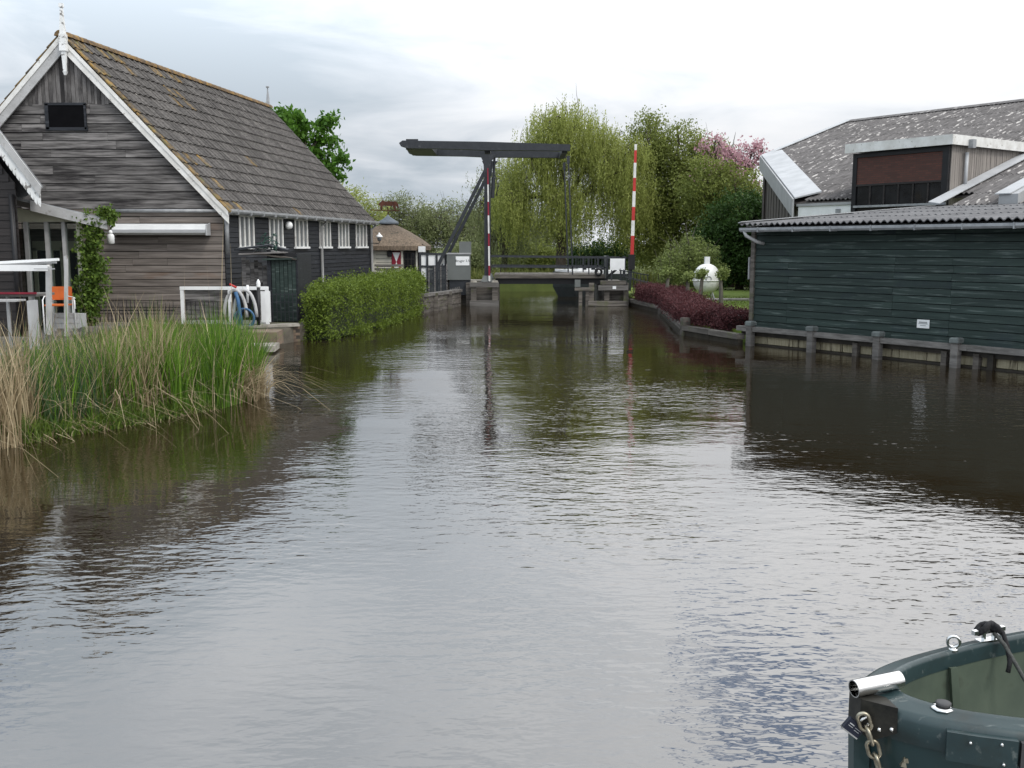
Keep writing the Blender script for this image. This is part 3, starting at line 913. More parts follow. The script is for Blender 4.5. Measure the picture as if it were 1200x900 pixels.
def tree(name, label, loc, lobes, nclump, nleaf, sig, Lf, Wf, leaf_m, bark_m=None, trunk_h=3.0, trunk_r=0.25, droop=0.0, strand_leaf=10,
         group=None, inner=0.25, branches=60, cat='tree', fork=0.45, twigs=0, down=0.0):
    loc = Vector(loc)
    lobes = [(loc.x + a, loc.y + b_, loc.z + c_, d_, e_, f_) for a, b_, c_, d_, e_, f_ in lobes]
    root = thing(name, label, cat, loc, group)
    cl, idx = in_lobes(lobes, nclump, inner)
    ok = cl[:, 2] > loc.z + 0.25
    cl, idx = cl[ok], idx[ok]
    bark_m = bark_m or M_['bark']
    tk = MB()
    wob = min(0.3, 0.05 * trunk_h)
    top = loc + Vector((rng.uniform(-wob, wob), 0, trunk_h))
    mid = (loc + top) / 2 + Vector((rng.uniform(-.5, .5) * wob, 0, 0))
    tk.tube([loc - Vector((0, 0, .15)), loc + Vector((0, 0, 0.25)), mid, top], [trunk_r * 1.35, trunk_r, trunk_r * 0.85, trunk_r * 0.65], 9)
    lc = []
    for l in lobes:
        c_ = Vector(l[:3])
        s_ = loc.lerp(top, fork + (1 - fork) * rng.random())
        m_ = (s_ + c_) / 2 + Vector((rng.uniform(-wob, wob), rng.uniform(-wob, wob), 0.15 * (c_ - s_).length))
        end = c_ + Vector((0, 0, l[5] * 0.5))
        tk.tube([s_, m_, c_, end], [trunk_r * 0.5, trunk_r * 0.36, trunk_r * 0.2, trunk_r * 0.06], 6)
        lc.append((s_, m_, c_, end))
    for k in npr.choice(len(cl), min(branches, len(cl)), replace=False):
        s_, m_, c_, e_ = lc[idx[k]]
        st = m_.lerp(c_, rng.random()) if rng.random() < 0.6 else c_.lerp(e_, rng.random())
        p = Vector(cl[k])
        mm = (st + p) / 2 + Vector((rng.uniform(-.7, .7) * wob, rng.uniform(-.7, .7) * wob, rng.uniform(0, wob)))
        tk.tube([st, mm, p], [trunk_r * 0.14, trunk_r * 0.09, trunk_r * 0.03], 4, False)
    for k in range(twigs):
        p = Vector(cl[rng.randrange(len(cl))])
        e = p + Vector((rng.gauss(0, .35), rng.gauss(0, .35), abs(rng.gauss(.7, .4))))
        tk.tube([p, (p + e) / 2 + Vector((rng.gauss(0, .06), 0, 0)), e], [0.02, 0.014, 0.006], 3, False)
    tk.build('trunk', bark_m, root, True)
    if droop > 0:
        n = len(cl) * nleaf
        st = np.repeat(cl, nleaf, 0) + npr.normal(size=(n, 3)) * np.asarray(sig)
        ln = npr.uniform(0.35, 1.0, n) * droop
        ln = np.minimum(ln, np.maximum(st[:, 2] - loc.z - 0.5, 0.3))
        tt = (np.arange(strand_leaf) + npr.random((n, strand_leaf))) / strand_leaf
        sway = npr.normal(size=(n, 2)) * 0.10
        c = np.repeat(st[:, None, :], strand_leaf, 1)
        c[:, :, 2] -= tt * ln[:, None]
        c[:, :, :2] += sway[:, None, :] * (tt * ln[:, None])[..., None]
        c = c.reshape(-1, 3) + npr.normal(size=(n * strand_leaf, 3)) * 0.035
        d = npr.normal(size=c.shape) * 0.45
        d[:, 2] -= 1.0
        k = len(c)
        rv = np.repeat(np.clip(npr.normal(0.5, 0.22, n), 0, 1), strand_leaf) * 0.7 + npr.random(k) * 0.3
        quads_obj('crown', leaf_polys(c, d, Lf * npr.uniform(.6, 1.3, k), Wf * npr.uniform(.6, 1.2, k)), leaf_m, root, rnd=rv)
    else:
        P = clump_leaves(cl, nleaf, sig, Lf, Wf, down)
        rv = np.repeat(np.clip(npr.normal(0.45, 0.2, len(cl)), 0, 1), nleaf) * 0.6 + npr.random(len(P)) * 0.4
        quads_obj('crown', P, leaf_m, root, rnd=rv)
    return root


M_['ivyleaf'] = leafmat('ivy_leaf', (0.045, 0.085, 0.015), (0.13, 0.20, 0.03), 0.25)
iv = thing('climbing_ivy', 'bright green ivy climbing the veranda corner post', 'ivy', at(103, 372, VY - 0.25))
pts = []
for (x_, y_, r_, n_) in ((105, 262, 0.22, 26), (122, 252, 0.17, 22), (130, 258, 0.12, 12), (113, 270, 0.16, 14), (104, 285, 0.19, 26), (105, 300, 0.20, 24), (108, 314, 0.22, 34), (109, 328, 0.24, 40), (108, 342, 0.23, 38), (107, 356, 0.22, 32), (106, 368, 0.20, 24)):
    c = np.array(at(x_, y_, VY - 0.22))
    pts.append(c + npr.normal(size=(n_, 3)) * r_ * np.array([0.62, 0.45, 0.7]))
pts = np.concatenate(pts)
stem = MB()
s0 = at(106, 382, VY - 0.12)
stem.tube([s0, at(107, 340, VY - .12), at(104, 300, VY - .12), at(106, 265, VY - .12), at(122, 254, VY - .2)], [0.05, 0.045, 0.04, 0.03, 0.015], 6)
stem.build('stem', M_['bark'], iv, True)
quads_obj('foliage', clump_leaves(pts, 16, 0.055, 0.085, 0.07, 0.4), M_['ivyleaf'], iv)

# ------------------------------------------------------------------ terrace in front of the veranda
tag(MB().prism([(-14.5, 18.6, 0.36), (at(62, 312, 18.6).x, 18.6, 0.36), (at(94, 312, 23.0).x, 23.0, 0.36), (at(94, 312, 23.9).x, 23.95, 0.36), (-14.5, 23.95, 0.36)], (0, 0, 0.17)).build('terrace_floor', M_['railwood']), kind='structure')
# grey folded shade frame
SF = 19.6
sf = thing('shade_frame', 'pale grey folded shade frame with long arms over terrace', 'frame', at(57, 395, SF))
mb = MB().bar(at(-40, 314, SF), at(57, 314, SF), 0.10, 0.12)
mb.build('cross_beam', M_['cleanwhite'], sf)
MB().bar(at(57, 312, SF), at(57.5, 392, SF), 0.085, 0.085, (0, 1, 0)).build('post', M_['lightgrey'], sf)
MB().bar(at(77.5, 300, SF + 1.2), at(77.5, 394, SF + 1.2), 0.06, 0.06, (0, 1, 0)).build('post', M_['lightgrey'], sf)
MB().bar(at(-30, 309.5, SF + .15), at(69, 304, SF + .15), 0.05, 0.055).build('folding_arm', M_['cleanwhite'], sf)
MB().bar(at(-30, 312, SF + .25), at(66, 307.5, SF + .25), 0.04, 0.04).build('folding_arm', M_['flash'], sf)
MB().bar(at(40, 315, SF - .12), at(64, 315, SF - .12), 0.03, 0.02).build('tie_rod', M_['flash'], sf)
# tables, chair, railing planter
TY = 20.3
tb = thing('terrace_table', 'long terrace table with grey top and red edge board', 'table', at(5, 385, TY))
za = at(0, 345, TY).z
MB().box((at(-20, 312, TY).x, TY, za), (2.5, 0.8, 0.05)).build('table_top', M_['railwood'], tb)
MB().box((at(-20, 312, TY).x, TY - 0.42, za + 0.045), (2.52, 0.05, 0.04)).build('edge_board', M_['darkred'], tb)
for xx in (at(12, 312, TY).x, at(42, 312, TY).x, at(-40, 312, TY).x):
    MB().box((xx, TY - 0.2, (za + 0.5) / 2), (0.05, 0.05, za - 0.5)).build('leg', M_['flash'], tb)
bn_ = thing('terrace_bench', 'grey slatted terrace bench beneath the shade frame', 'bench', at(20, 392, TY - 0.9))
zb_ = at(0, 352, TY - .9).z
for k in range(4):
    MB().box((at(-15, 312, TY).x, TY - 1.05 + k * 0.10, zb_), (2.2, 0.08, 0.035)).build('slat', M_['lightgrey'], bn_)
for xx in (at(35, 312, TY - .9).x, at(-40, 312, TY - .9).x):
    MB().box((xx, TY - 0.9, (zb_ + 0.5) / 2), (0.05, 0.35, zb_ - 0.5)).build('leg', M_['flash'], bn_)
M_['orange'] = mat('orange_plastic', (0.55, 0.13, 0.025), (0.45, 0.10, 0.02), 3, rough=0.4)
CY = 22.0
ch = thing('terrace_chair', 'orange shell chair with pale tubular frame on terrace', 'chair', at(68, 385, CY))
c0 = at(68, 352, CY)
bk = MB()
bk.add([(c0.x - 0.22 + 0.44 * i / 6, CY + 0.20 + 0.05 * math.sin(math.pi * i / 6), c0.z + zz) for zz in (0.0, 0.12, 0.30) for i in range(7)],
       [(r_ * 7 + i, r_ * 7 + i + 1, r_ * 7 + 8 + i, r_ * 7 + 7 + i) for r_ in range(2) for i in range(6)])
bk.box((c0.x, CY + 0.25, c0.z + 0.16), (0.42, 0.02, 0.26))
bk.build('backrest', M_['orange'], ch)
MB().box((c0.x, CY, c0.z - 0.10), (0.44, 0.42, 0.03)).build('seat', M_['orange'], ch)
for sx in (-1, 1):
    MB().tube([(c0.x + sx * 0.25, CY - 0.2, 0.53), (c0.x + sx * 0.25, CY - 0.2, c0.z + 0.02), (c0.x + sx * 0.25, CY - 0.1, c0.z + 0.10), (c0.x + sx * 0.25, CY + 0.2, c0.z + 0.06), (c0.x + sx * 0.25, CY + 0.26, 0.53)], 0.016, 6).build('frame', M_['cleanwhite'], ch, True)
pr = thing('terrace_railing', 'low pale tubular railing at terrace corner beside ivy', 'railing', at(80, 388, 22.6))
for x_ in (78, 85):
    p = at(x_, 350, 22.6)
    MB().tube([(p.x, 22.6, 0.53), (p.x, 22.6, p.z - 0.03), (p.x + (0.05 if x_ > 80 else 0), 22.6, p.z + 0.02)], 0.02, 6).build('upright', M_['cleanwhite'], pr)
MB().tube([at(58, 349, 22.6), at(82, 348, 22.6), at(87, 352, 22.6), at(88, 362, 22.6)], 0.02, 6).build('top_rail', M_['cleanwhite'], pr, True)
p0, p1 = at(60, 376, 22.3), at(93, 376, 22.3)
plb = thing('planter_box', 'pale grey planter box along terrace edge', 'planter', (p0 + p1) / 2)
for k in range(3):
    board('plank', (p0.x, 22.3, p0.z - 0.17 + k * 0.12), (1, 0, 0), (0, -1, 0), p1.x - p0.x, 0.11, 0.03, M_['lightgrey'], plb)
MB().box(((p0.x + p1.x) / 2, 22.5, p0.z + 0.0), (p1.x - p0.x, 0.36, 0.30)).build('box', M_['flashdark'], plb)

# ------------------------------------------------------------------ things at the barn corner
FY = 26.6
fn = thing('spike_fence', 'low black iron spike fence on pale plinth before the barn', 'fence', at(160, 388, FY))
pa, pb = at(118, 382, FY), at(206, 382, FY)
MB().box(((pa.x + pb.x) / 2, FY, pa.z - 0.02), (pb.x - pa.x, 0.18, 0.22)).build('plinth', M_['concrete'], fn)
k = 0
x_ = pa.x
while x_ < pb.x:
    h = 0.58 + 0.04 * math.sin(k)
    MB().box((x_, FY, pa.z + 0.09 + h / 2), (0.022, 0.022, h), taper=0.4).build('spike', M_['black'], fn)
    x_ += 0.105
    k += 1
MB().box(((pa.x + pb.x) / 2, FY, pa.z + 0.42), (pb.x - pa.x, 0.02, 0.03)).build('rail', M_['black'], fn)

GY = 26.5
gt = thing('white_gate_frame', 'white framed gate with dark mesh panels at water edge', 'gate', at(262, 390, GY))
g0, g1 = at(211, 336, GY), at(316, 388, GY)
zt_, zb_ = g0.z, 0.50
MB().box(((g0.x + g1.x) / 2, GY, zt_ - 0.04), (g1.x - g0.x, 0.08, 0.09)).build('top_rail', M_['cleanwhite'], gt)
for xx in (g0.x + 0.05, at(268, 312, GY).x, g1.x - 0.04):
    MB().box((xx, GY + 0.003, (zt_ - 0.09 + zb_) / 2), (0.09, 0.075, zt_ - 0.09 - zb_)).build('post', M_['cleanwhite'], gt)
MB().box(((g0.x + g1.x) / 2, GY + 0.002, zb_ + 0.06), (g1.x - g0.x - 0.02, 0.06, 0.09)).build('bottom_rail', M_['lightgrey'], gt)
MB().box((at(240, 312, GY).x, GY + 0.05, (zt_ + zb_) / 2), (at(265, 312, GY).x - at(214, 312, GY).x, 0.02, zt_ - zb_ - .15)).build('mesh_panel', M_['oldwood'], gt)
MB().box((at(286, 312, GY).x, GY + 0.05, (zt_ + zb_) / 2), (at(302, 312, GY).x - at(270, 312, GY).x, 0.02, zt_ - zb_ - .15)).build('dark_panel', M_['black'], gt)
MB().box((at(310, 312, GY).x, GY - 0.01, (zt_ + zb_) / 2 - 0.03), (at(315, 312, GY).x - at(304, 312, GY).x, 0.04, zt_ - zb_ - 0.18)).build('white_panel', M_['cleanwhite'], gt)
x_ = at(217, 312, GY).x
while x_ < at(300, 312, GY).x:
    MB().box((x_, GY - 0.03, zb_ + 0.33), (0.016, 0.016, 0.56)).build('bar', M_['black'], gt)
    x_ += 0.12

hp = at(303, 352, GY - 0.35)
lp = thing('harbour_post', 'slim black post with white acorn tip by the gate', 'post', (hp.x, hp.y, 0.42))
ztp = at(304, 328, GY - .35).z
MB().tube([(hp.x - 0.03, hp.y, 0.35), (hp.x + 0.01, hp.y, ztp - 0.2)], [0.05, 0.045], 10).build('shaft', M_['black'], lp, True)
MB().lathe((hp.x + 0.01, hp.y, ztp - 0.2), [(0.05, 0), (0.065, 0.03), (0.05, 0.06), (0.06, 0.10), (0.04, 0.17), (0.008, 0.22)], 12).build('tip', M_['cleanwhite'], lp, True)
hr = at(283, 362, GY - 0.45)
reel = thing('hose_reel', 'grey hose reel with blue hose and red handle at gate', 'hose reel', (hr.x, hr.y, 0.42))
M_['bluehose'] = mat('blue_rubber_hose', (0.05, 0.13, 0.26), (0.03, 0.09, 0.18), 5, rough=0.5)
for k, (ox, oy) in enumerate(((-0.14, -0.06), (0.10, 0.0))):
    c_ = at(283, 365, GY - .45)
    arc = [Vector((c_.x + ox + 0.30 * math.cos(a_), c_.y + oy, c_.z - 0.15 + 0.72 * math.sin(a_))) for a_ in np.linspace(0, math.pi, 15)]
    MB().tube(arc, 0.045, 8).build('guard_hoop', M_['lightgrey'], reel, True)
mb = MB()
for k in range(4):
    mb.torus((c_.x + 0.1, c_.y - 0.10 + 0.04 * k, c_.z - 0.18), 0.26 - 0.015 * k, 0.028, (0, 1, 0), 22, 6)
mb.tube([at(276, 342, GY - .6), at(279, 352, GY - .6), at(281, 366, GY - .62), at(283, 380, GY - .6)], 0.05, 7)
mb.build('hose', M_['bluehose'], reel, True)
MB().tube([at(269, 333, GY - .6), at(277, 337, GY - .6)], 0.03, 7).build('handle', M_['red'], reel, True)
MB().tube([at(290, 334, GY - .2), at(290, 355, GY - .2)], 0.035, 8).build('valve_pipe', M_['cleanwhite'], reel, True)

# lean-to wood store against the barn's canal side
LY = 28.3
ls = thing('lean_to_store', 'ramshackle lean-to wood store with green plank door and junk roof', 'shed', at(315, 385, LY))
x0_, xd0, xd1 = at(280, 312, LY).x, at(318, 312, LY).x, at(347, 312, LY).x
ztop = at(300, 301, LY).z
for i in range(6):
    w = (xd1 - xd0) / 6
    board('door_plank', (xd0 + i * w + w, LY, 0.45), (0, 0, 1), (0, -1, 0), at(0, 304, LY).z - 0.45, w - 0.012, 0.02, M_['greenwood'], ls) if False else MB().box((xd0 + (i + 0.5) * w, LY - 0.01 - 0.012 * (i % 2), (0.45 + at(0, 304, LY).z) / 2), (w - 0.014, 0.03, at(0, 304, LY).z - 0.45)).build('door_plank', M_['greenwood'], ls)
MB().box(((xd0 + xd1) / 2, LY + 0.06, 1.4), (xd1 - xd0 + 0.02, 0.04, 2.0)).build('door_backing', M_['black'], ls)
MB().box((xd0 - 0.06, LY, 1.45), (0.10, 0.10, 2.06)).build('post', M_['blackwood'], ls)
MB().box((xd1 + 0.03, LY + 0.9, 1.4), (0.05, 1.9, 1.95)).build('side_wall', M_['blackwood'], ls)
mb = MB()
for i in range(8):
    x_ = x0_ + 0.05 + i * 0.12
    mb = MB().box((x_, LY + 0.35, 0.45 + (1.9 - 0.06 * i) / 2), (0.11, 0.03, 1.75 - 0.09 * (i % 3) - (0.5 if i > 6 else 0)), ry=rng.uniform(-.02, .02))
    mb.build('grey_plank', M_['oldwood'], ls)
for i, (xa_, ya_, xb_, yb_, w_, m_) in enumerate(((277, 292, 318, 287, 0.5, 'blackwood'), (283, 298, 335, 296, 0.6, 'oldwood'), (300, 296, 350, 303, 0.7, 'quaywood'), (312, 303, 351, 302, 0.9, 'greenwood'), (290, 289, 330, 296, 0.25, 'lightgrey'), (306, 286, 338, 293, 0.3, 'blackwood'))):
    a, c = at(xa_, ya_, LY + 0.1 * i), at(xb_, yb_, LY + 0.1 * i)
    MB().bar(a, c, w_, 0.045, (0, rng.uniform(-.1, .1), 1)).build('roof_board', M_[m_], ls)
net = M_['net'] = mat('green_netting', (0.03, 0.085, 0.06), (0.02, 0.05, 0.04), 12, rough=0.9)
mb = MB()
nb = 40
for k in range(nb):
    p = at(rng.uniform(304, 324), rng.uniform(273, 292), LY + rng.uniform(0.1, 0.6))
    e = p + Vector((rng.uniform(-.25, .3), rng.uniform(-.1, .1), rng.uniform(-.25, .1)))
    mb.tube([p, (p + e) / 2 + Vector((0, 0, .05)), e], 0.012, 3, False)
mb.build('green_netting', net, ls)
mb = MB()
for i in range(7):
    x_ = at(318, 312, LY - .15).x + i * 0.115
    mb.box((x_, LY - 0.15, 0.85), (0.018, 0.018, 0.85))
for zz in (0.72, 1.0, 1.22):
    mb.box(((xd0 + xd1) / 2, LY - 0.15, zz), (xd1 - xd0 + 0.05, 0.02, 0.02))
mb.build('mesh_guard', M_['darkmetal'], ls)

# brick water wall and stone step
M_['mossbrick'] = mat('mossy_brick', (0.17, 0.12, 0.085), (0.09, 0.07, 0.055), 5, rough=0.9, rnd=0.3, bump=0.01, spot=(0.12, 0.125, 0.06), spot_scale=3, spot_range=(0.5, 0.65))
qw = thing('brick_water_wall', 'low mossy brick wall at waterline below the green door', 'wall', (-6.6, 26.3, -0.2))
wa, wb = Vector((-7.25, 25.9, 0)), Vector((-5.85, 26.75, 0))
core = MB().bar(wa + Vector((0, .08, 0.12)), wb + Vector((0, .08, .12)), 0.2, 0.66)
core.build('core', M_['darkwet'], qw)
ex = (wb - wa).normalized()
out = Vector((ex.y, -ex.x, 0))
for r in range(6):
    s = -0.11 if r % 2 else 0.0
    while s < (wb - wa).length - 0.1:
        p = wa + ex * max(s, 0) + Vector((0, 0, -0.08 + r * 0.085))
        w = 0.215 if s >= 0 else 0.105
        board('brick', p, ex, out, w, 0.075, 0.045 + rng.uniform(0, .008), M_['mossbrick'], qw)
        s += 0.225
MB().bar(wa + Vector((0, 0, 0.47)), wb + Vector((0, 0, .47)), 0.34, 0.07).build('coping', M_['concrete'], qw)
st_ = thing('stone_step', 'pale stone step slab at waterline between reeds and wall', 'step', at(295, 410, 23.8))
MB().box((at(297, 312, 23.9).x, 24.1, 0.12), (0.9, 0.9, 0.14), rz=0.1).build('slab', M_['concrete'], st_)
MB().box((at(300, 312, 25).x, 25.2, 0.26), (1.0, 0.9, 0.34), rz=0.05).build('base_block', M_['mossbrick'], st_)

# hedge along the left bank
M_['hedgeleaf'] = leafmat('green_hedge_leaf', (0.055, 0.090, 0.014), (0.19, 0.26, 0.034), 0.3)


def hedge(name, label, path, leaf_m, core_m, Lf, Wf, dens, seed=0, rag=0.09):
    """path: list of (centre x, y, half width, z bottom, z top)"""
    root = thing(name, label, 'hedge', (path[0][0], path[0][1], path[0][3]))
    mb = MB()
    ring = []
    for (x, y, hw2, z0, z1) in path:
        k_ = 0.80
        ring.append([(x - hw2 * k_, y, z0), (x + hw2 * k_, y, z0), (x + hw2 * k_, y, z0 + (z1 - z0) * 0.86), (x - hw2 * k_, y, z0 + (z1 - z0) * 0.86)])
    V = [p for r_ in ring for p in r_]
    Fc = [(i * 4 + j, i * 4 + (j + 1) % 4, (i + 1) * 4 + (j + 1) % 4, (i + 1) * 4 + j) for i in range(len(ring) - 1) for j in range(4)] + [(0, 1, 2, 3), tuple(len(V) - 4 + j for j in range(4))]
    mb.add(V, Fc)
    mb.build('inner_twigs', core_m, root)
    cs = []
    P_ = np.array(path)
    seg = np.linalg.norm(np.diff(P_[:, :2], axis=0), axis=1)
    for i, sl_ in enumerate(seg):
        n = int(sl_ * dens)
        tt = npr.random(n)[:, None]
        q = P_[i] * (1 - tt) + P_[i + 1] * tt
        a = npr.uniform(-0.10, 1.10, n) * math.pi          # rounded box section
        ca, sa = np.cos(a), np.sin(a)
        e_ = 0.42
        cx = np.sign(ca) * np.abs(ca) ** e_
        cz = np.sign(sa) * np.abs(sa) ** e_
        bul = 1 + 0.08 * np.sin(q[:, 1] * 3.1 + cz * 2) + 0.07 * np.sin(q[:, 1] * 7.3 + cx * 3) + npr.normal(size=n) * rag + (npr.random(n) < 0.03) * npr.uniform(0.05, 0.3, n)
        mid = (q[:, 3] + q[:, 4]) / 2
        hz = (q[:, 4] - q[:, 3]) / 2
        zz = np.where(cz < 0, mid + hz * cz * 5.0, mid + hz * (cz * 2 - 1) * bul)
        zz = np.maximum(zz, q[:, 3] + npr.random(n) * 0.2)
        cs.append(np.stack([q[:, 0] + q[:, 2] * cx * bul, q[:, 1] + npr.normal(size=n) * 0.1, zz], 1))
    # end caps
    for e_, sgn in ((P_[0], -1), (P_[-1], 1)):
        n = int(dens * e_[2] * 1.4)
        cs.append(np.stack([e_[0] + e_[2] * npr.uniform(-1, 1, n) * 0.92, e_[1] + sgn * npr.uniform(0, .12, n), npr.uniform(e_[3], e_[4] * 0.97, n)], 1))
    c = np.concatenate(cs)
    P = clump_leaves(c, 9, 0.065, Lf, Wf)
    rv = np.repeat(np.clip(npr.normal(0.45, 0.22, len(c)), 0, 1), 9) * 0.65 + npr.random(len(P)) * 0.35
    quads_obj('foliage', P, leaf_m, root, rnd=rv)
    return root


hedge('green_hedge', 'bright green clipped hedge along left bank below black barn wall',
      [(-5.40, 27.2, 0.36, 0.02, 1.34), (-5.15, 28.6, 0.52, 0.02, 1.45), (-4.72, 32.0, 0.62, 0.02, 1.45), (-4.30, 36.0, 0.62, 0.02, 1.46), (-4.05, 39.3, 0.55, 0.2, 1.48)],
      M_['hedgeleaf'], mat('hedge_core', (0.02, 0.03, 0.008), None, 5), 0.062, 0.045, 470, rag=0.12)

# timber bank edge between hedge and bridge
we = thing('timber_bank_edge', 'weathered timber bank edge between green hedge and bridge pier', 'retaining wall', (-3.2, 39.5, 0))
for (a, c) in (((-3.75, 38.0), (-2.75, 41.0)), ((-2.75, 41.0), (-2.35, 42.9))):
    for zz in (0.02, 0.26, 0.50):
        MB().bar((a[0] + 0.05, a[1], zz), (c[0] + 0.05, c[1], zz), 0.16, 0.225).build('beam', M_['quaywood'], we)
    MB().bar((a[0] + 0.05, a[1], 0.68), (c[0] + 0.05, c[1], 0.68), 0.30, 0.12).build('capping', M_['railwood'], we)
for t_ in (0.05, 0.5, 0.97):
    MB().box((-3.75 + 1.0 * t_ + 0.2, 38 + 3 * t_, 0.25), (0.16, 0.16, 0.95)).build('pile', M_['quaywood'], we)

# ------------------------------------------------------------------ toll house with thatched roof
HYf = 45.0
hx0, hx1 = at(437, 300, HYf).x - 1.2, at(496, 300, HYf).x
hc = (at(450, 312, HYf).x, HYf + 2.0)
th = thing('toll_house', 'small white boarded house with thatched roof and red white shutter', 'house', (hc[0], hc[1], 0.6))
ze = at(0, 289, HYf).z
wl = MB().prism([(hx0, HYf, 0.6), (hx1, HYf, 0.6), (hx1, HYf + 3.6, 0.6), (hx0, HYf + 3.6, 0.6)], (0, 0, ze + 0.1 - 0.6)).build('wall', M_['brownblack'], th)
M_['creamwhite'] = mat('cream_white_board', (0.66, 0.64, 0.55), (0.55, 0.53, 0.45), 3, (0.4, 1, 3), 0.6)
z = 0.6
bx0 = at(440, 300, HYf).x
while z < ze - 0.1:
    board('board', (bx0, HYf - 0.002, z), (1, 0, 0), (0, -1, 0), at(459, 312, HYf).x - bx0 if z < ze - 0.3 else hx1 - bx0, 0.155, 0.02, M_['creamwhite'], wl, lap=0.02)
    z += 0.178
MB().box((bx0 - 0.06, HYf - 0.02, (0.6 + ze) / 2), (0.16, 0.06, ze - 0.6)).build('corner_post', M_['creamwhite'], th)
MB().box((hx1 - 0.05, HYf - 0.02, (0.6 + ze) / 2), (0.10, 0.06, ze - 0.6)).build('corner_post', M_['brownblack'], th)
MB().box((at(471.5, 312, HYf).x, HYf - 0.03, (0.6 + ze) / 2), (0.10, 0.06, ze - 0.6)).build('post', M_['creamwhite'], th)
MB().box((at(488.5, 312, HYf).x, HYf - 0.03, (0.6 + ze) / 2), (0.08, 0.06, ze - 0.6)).build('post', M_['creamwhite'], th)
# shutter: red with white hourglass
s0, s1 = at(459, 295, HYf - .08), at(470, 319, HYf - .08)
sh = MB().box(((s0.x + s1.x) / 2, HYf - 0.06, (s0.z + s1.z) / 2), (s1.x - s0.x, 0.03, s0.z - s1.z)).build('shutter', M_['darkred'], th)
cx_, cz_ = (s0.x + s1.x) / 2, (s0.z + s1.z) / 2
e_ = 0.03
MB().prism([(s0.x + e_, HYf - 0.077, s0.z - e_), (s1.x - e_, HYf - 0.077, s0.z - e_), (cx_, HYf - 0.077, cz_)], (0, -0.006, 0)).build('white_triangle', M_['cleanwhite'], sh)
MB().prism([(s0.x + e_, HYf - 0.077, s1.z + e_), (cx_, HYf - 0.077, cz_), (s1.x - e_, HYf - 0.077, s1.z + e_)], (0, -0.006, 0)).build('white_triangle', M_['cleanwhite'], sh)
w0, w1 = at(474, 296, HYf - .05), at(486, 319, HYf - .05)
wn_ = MB().box(((w0.x + w1.x) / 2, HYf - 0.04, (w0.z + w1.z) / 2), (w1.x - w0.x, 0.03, w0.z - w1.z)).build('window', M_['darkglass'], th)
for k in range(4):
    MB().box((w0.x + (w1.x - w0.x) * k / 3, HYf - 0.06, (w0.z + w1.z) / 2), (0.035, 0.03, w0.z - w1.z)).build('glazing_bar', M_['brownblack'], wn_)
for k in range(4):
    MB().box(((w0.x + w1.x) / 2, HYf - 0.064, w1.z + (w0.z - w1.z) * k / 3), (w1.x - w0.x, 0.025, 0.035)).build('glazing_bar', M_['brownblack'], wn_)
# thatched roof
ap = Vector((hc[0], hc[1] - 0.2, at(0, 259, HYf + 1.8).z))
xe0, xe1 = hx0 - 0.3, at(498.5, 312, HYf - 0.3).x
ye0, ye1 = HYf - 0.35, HYf + 4.0
rings = []
nseg = 10
mb = MB()
for k, (tt, lift) in enumerate(((0.0, -0.16), (0.0, 0.03), (0.2, 0.10), (0.5, 0.10), (0.8, 0.04), (0.95, 0.0))):
    r_ = []
    for (ax, ay, bx, by) in ((xe0, ye0, xe1, ye0), (xe1, ye0, xe1, ye1), (xe1, ye1, xe0, ye1), (xe0, ye1, xe0, ye0)):
        for i in range(nseg):
            f = i / nseg
            x_, y_ = ax + (bx - ax) * f, ay + (by - ay) * f
            # round off the corners
            dx_, dy_ = x_ - hc[0], y_ - hc[1]
            hw3, hd3 = (xe1 - xe0) / 2, (ye1 - ye0) / 2
            ccx, ccy = (xe0 + xe1) / 2, (ye0 + ye1) / 2
            nx, ny = (x_ - ccx) / hw3, (y_ - ccy) / hd3
            q = (abs(nx) ** 8 + abs(ny) ** 8) ** (1 / 8)
            x_, y_ = ccx + nx / q * hw3, ccy + ny / q * hd3
            p = Vector((x_, y_, ze)).lerp(ap, tt)
            p.z += lift + rng.uniform(-.012, .012)
            r_.append(p)
    rings.append(r_)
n = len(rings[0])
mb.add([p for r_ in rings for p in r_], [(i * n + j, i * n + (j + 1) % n, (i + 1) * n + (j + 1) % n, (i + 1) * n + j) for i in range(len(rings) - 1) for j in range(n)] + [tuple(range(n))[::-1], tuple((len(rings) - 1) * n + j for j in range(n))])
rf = mb.build('thatched_roof', M_['thatch'], th)
MB().lathe((ap.x, ap.y, ap.z - 0.05), [(0.50, -0.10), (0.46, 0.02), (0.25, 0.14), (0.08, 0.26), (0.03, 0.34)], 14).build('roof_cap', M_['lead'], rf, True)
bx_ = at(494.5, 292, HYf - .2)
MB().box(bx_, (0.30, 0.3, 0.26)).build('white_box', M_['cleanwhite'], th)
# weathervane cow
wv = thing('weathervane', 'rusty animal weathervane above thatched toll house roof', 'weathervane', (ap.x, ap.y, ap.z + 0.25))
vz = at(0, 241, ap.y).z
MB().tube([(ap.x, ap.y, ap.z + 0.2), (ap.x, ap.y, vz - 0.05)], 0.025, 6).build('rod', M_['rust'], wv)
c_ = Vector((ap.x + 0.06, ap.y - 0.03, vz))
poly = [(-.40, -.22), (-.34, -.22), (-.30, 0.0), (0.18, -.02), (.26, -.24), (.33, -.24), (.30, 0.02), (.40, -.12), (.46, -.10), (.40, .12), (.32, .20), (-.22, .20), (-.30, .26), (-.36, .20), (-.46, .12), (-.52, .02), (-.42, .02)]
MB().prism([c_ + Vector((x_, 0, z_)) for x_, z_ in poly], (0, 0.06, 0)).build('animal_plate', M_['rust'], wv)
MB().tube([c_ + Vector((-0.85, 0.03, -0.20)), c_ + Vector((0.5, 0.03, -0.24))], 0.02, 5).build('arrow', M_['rust'], wv)
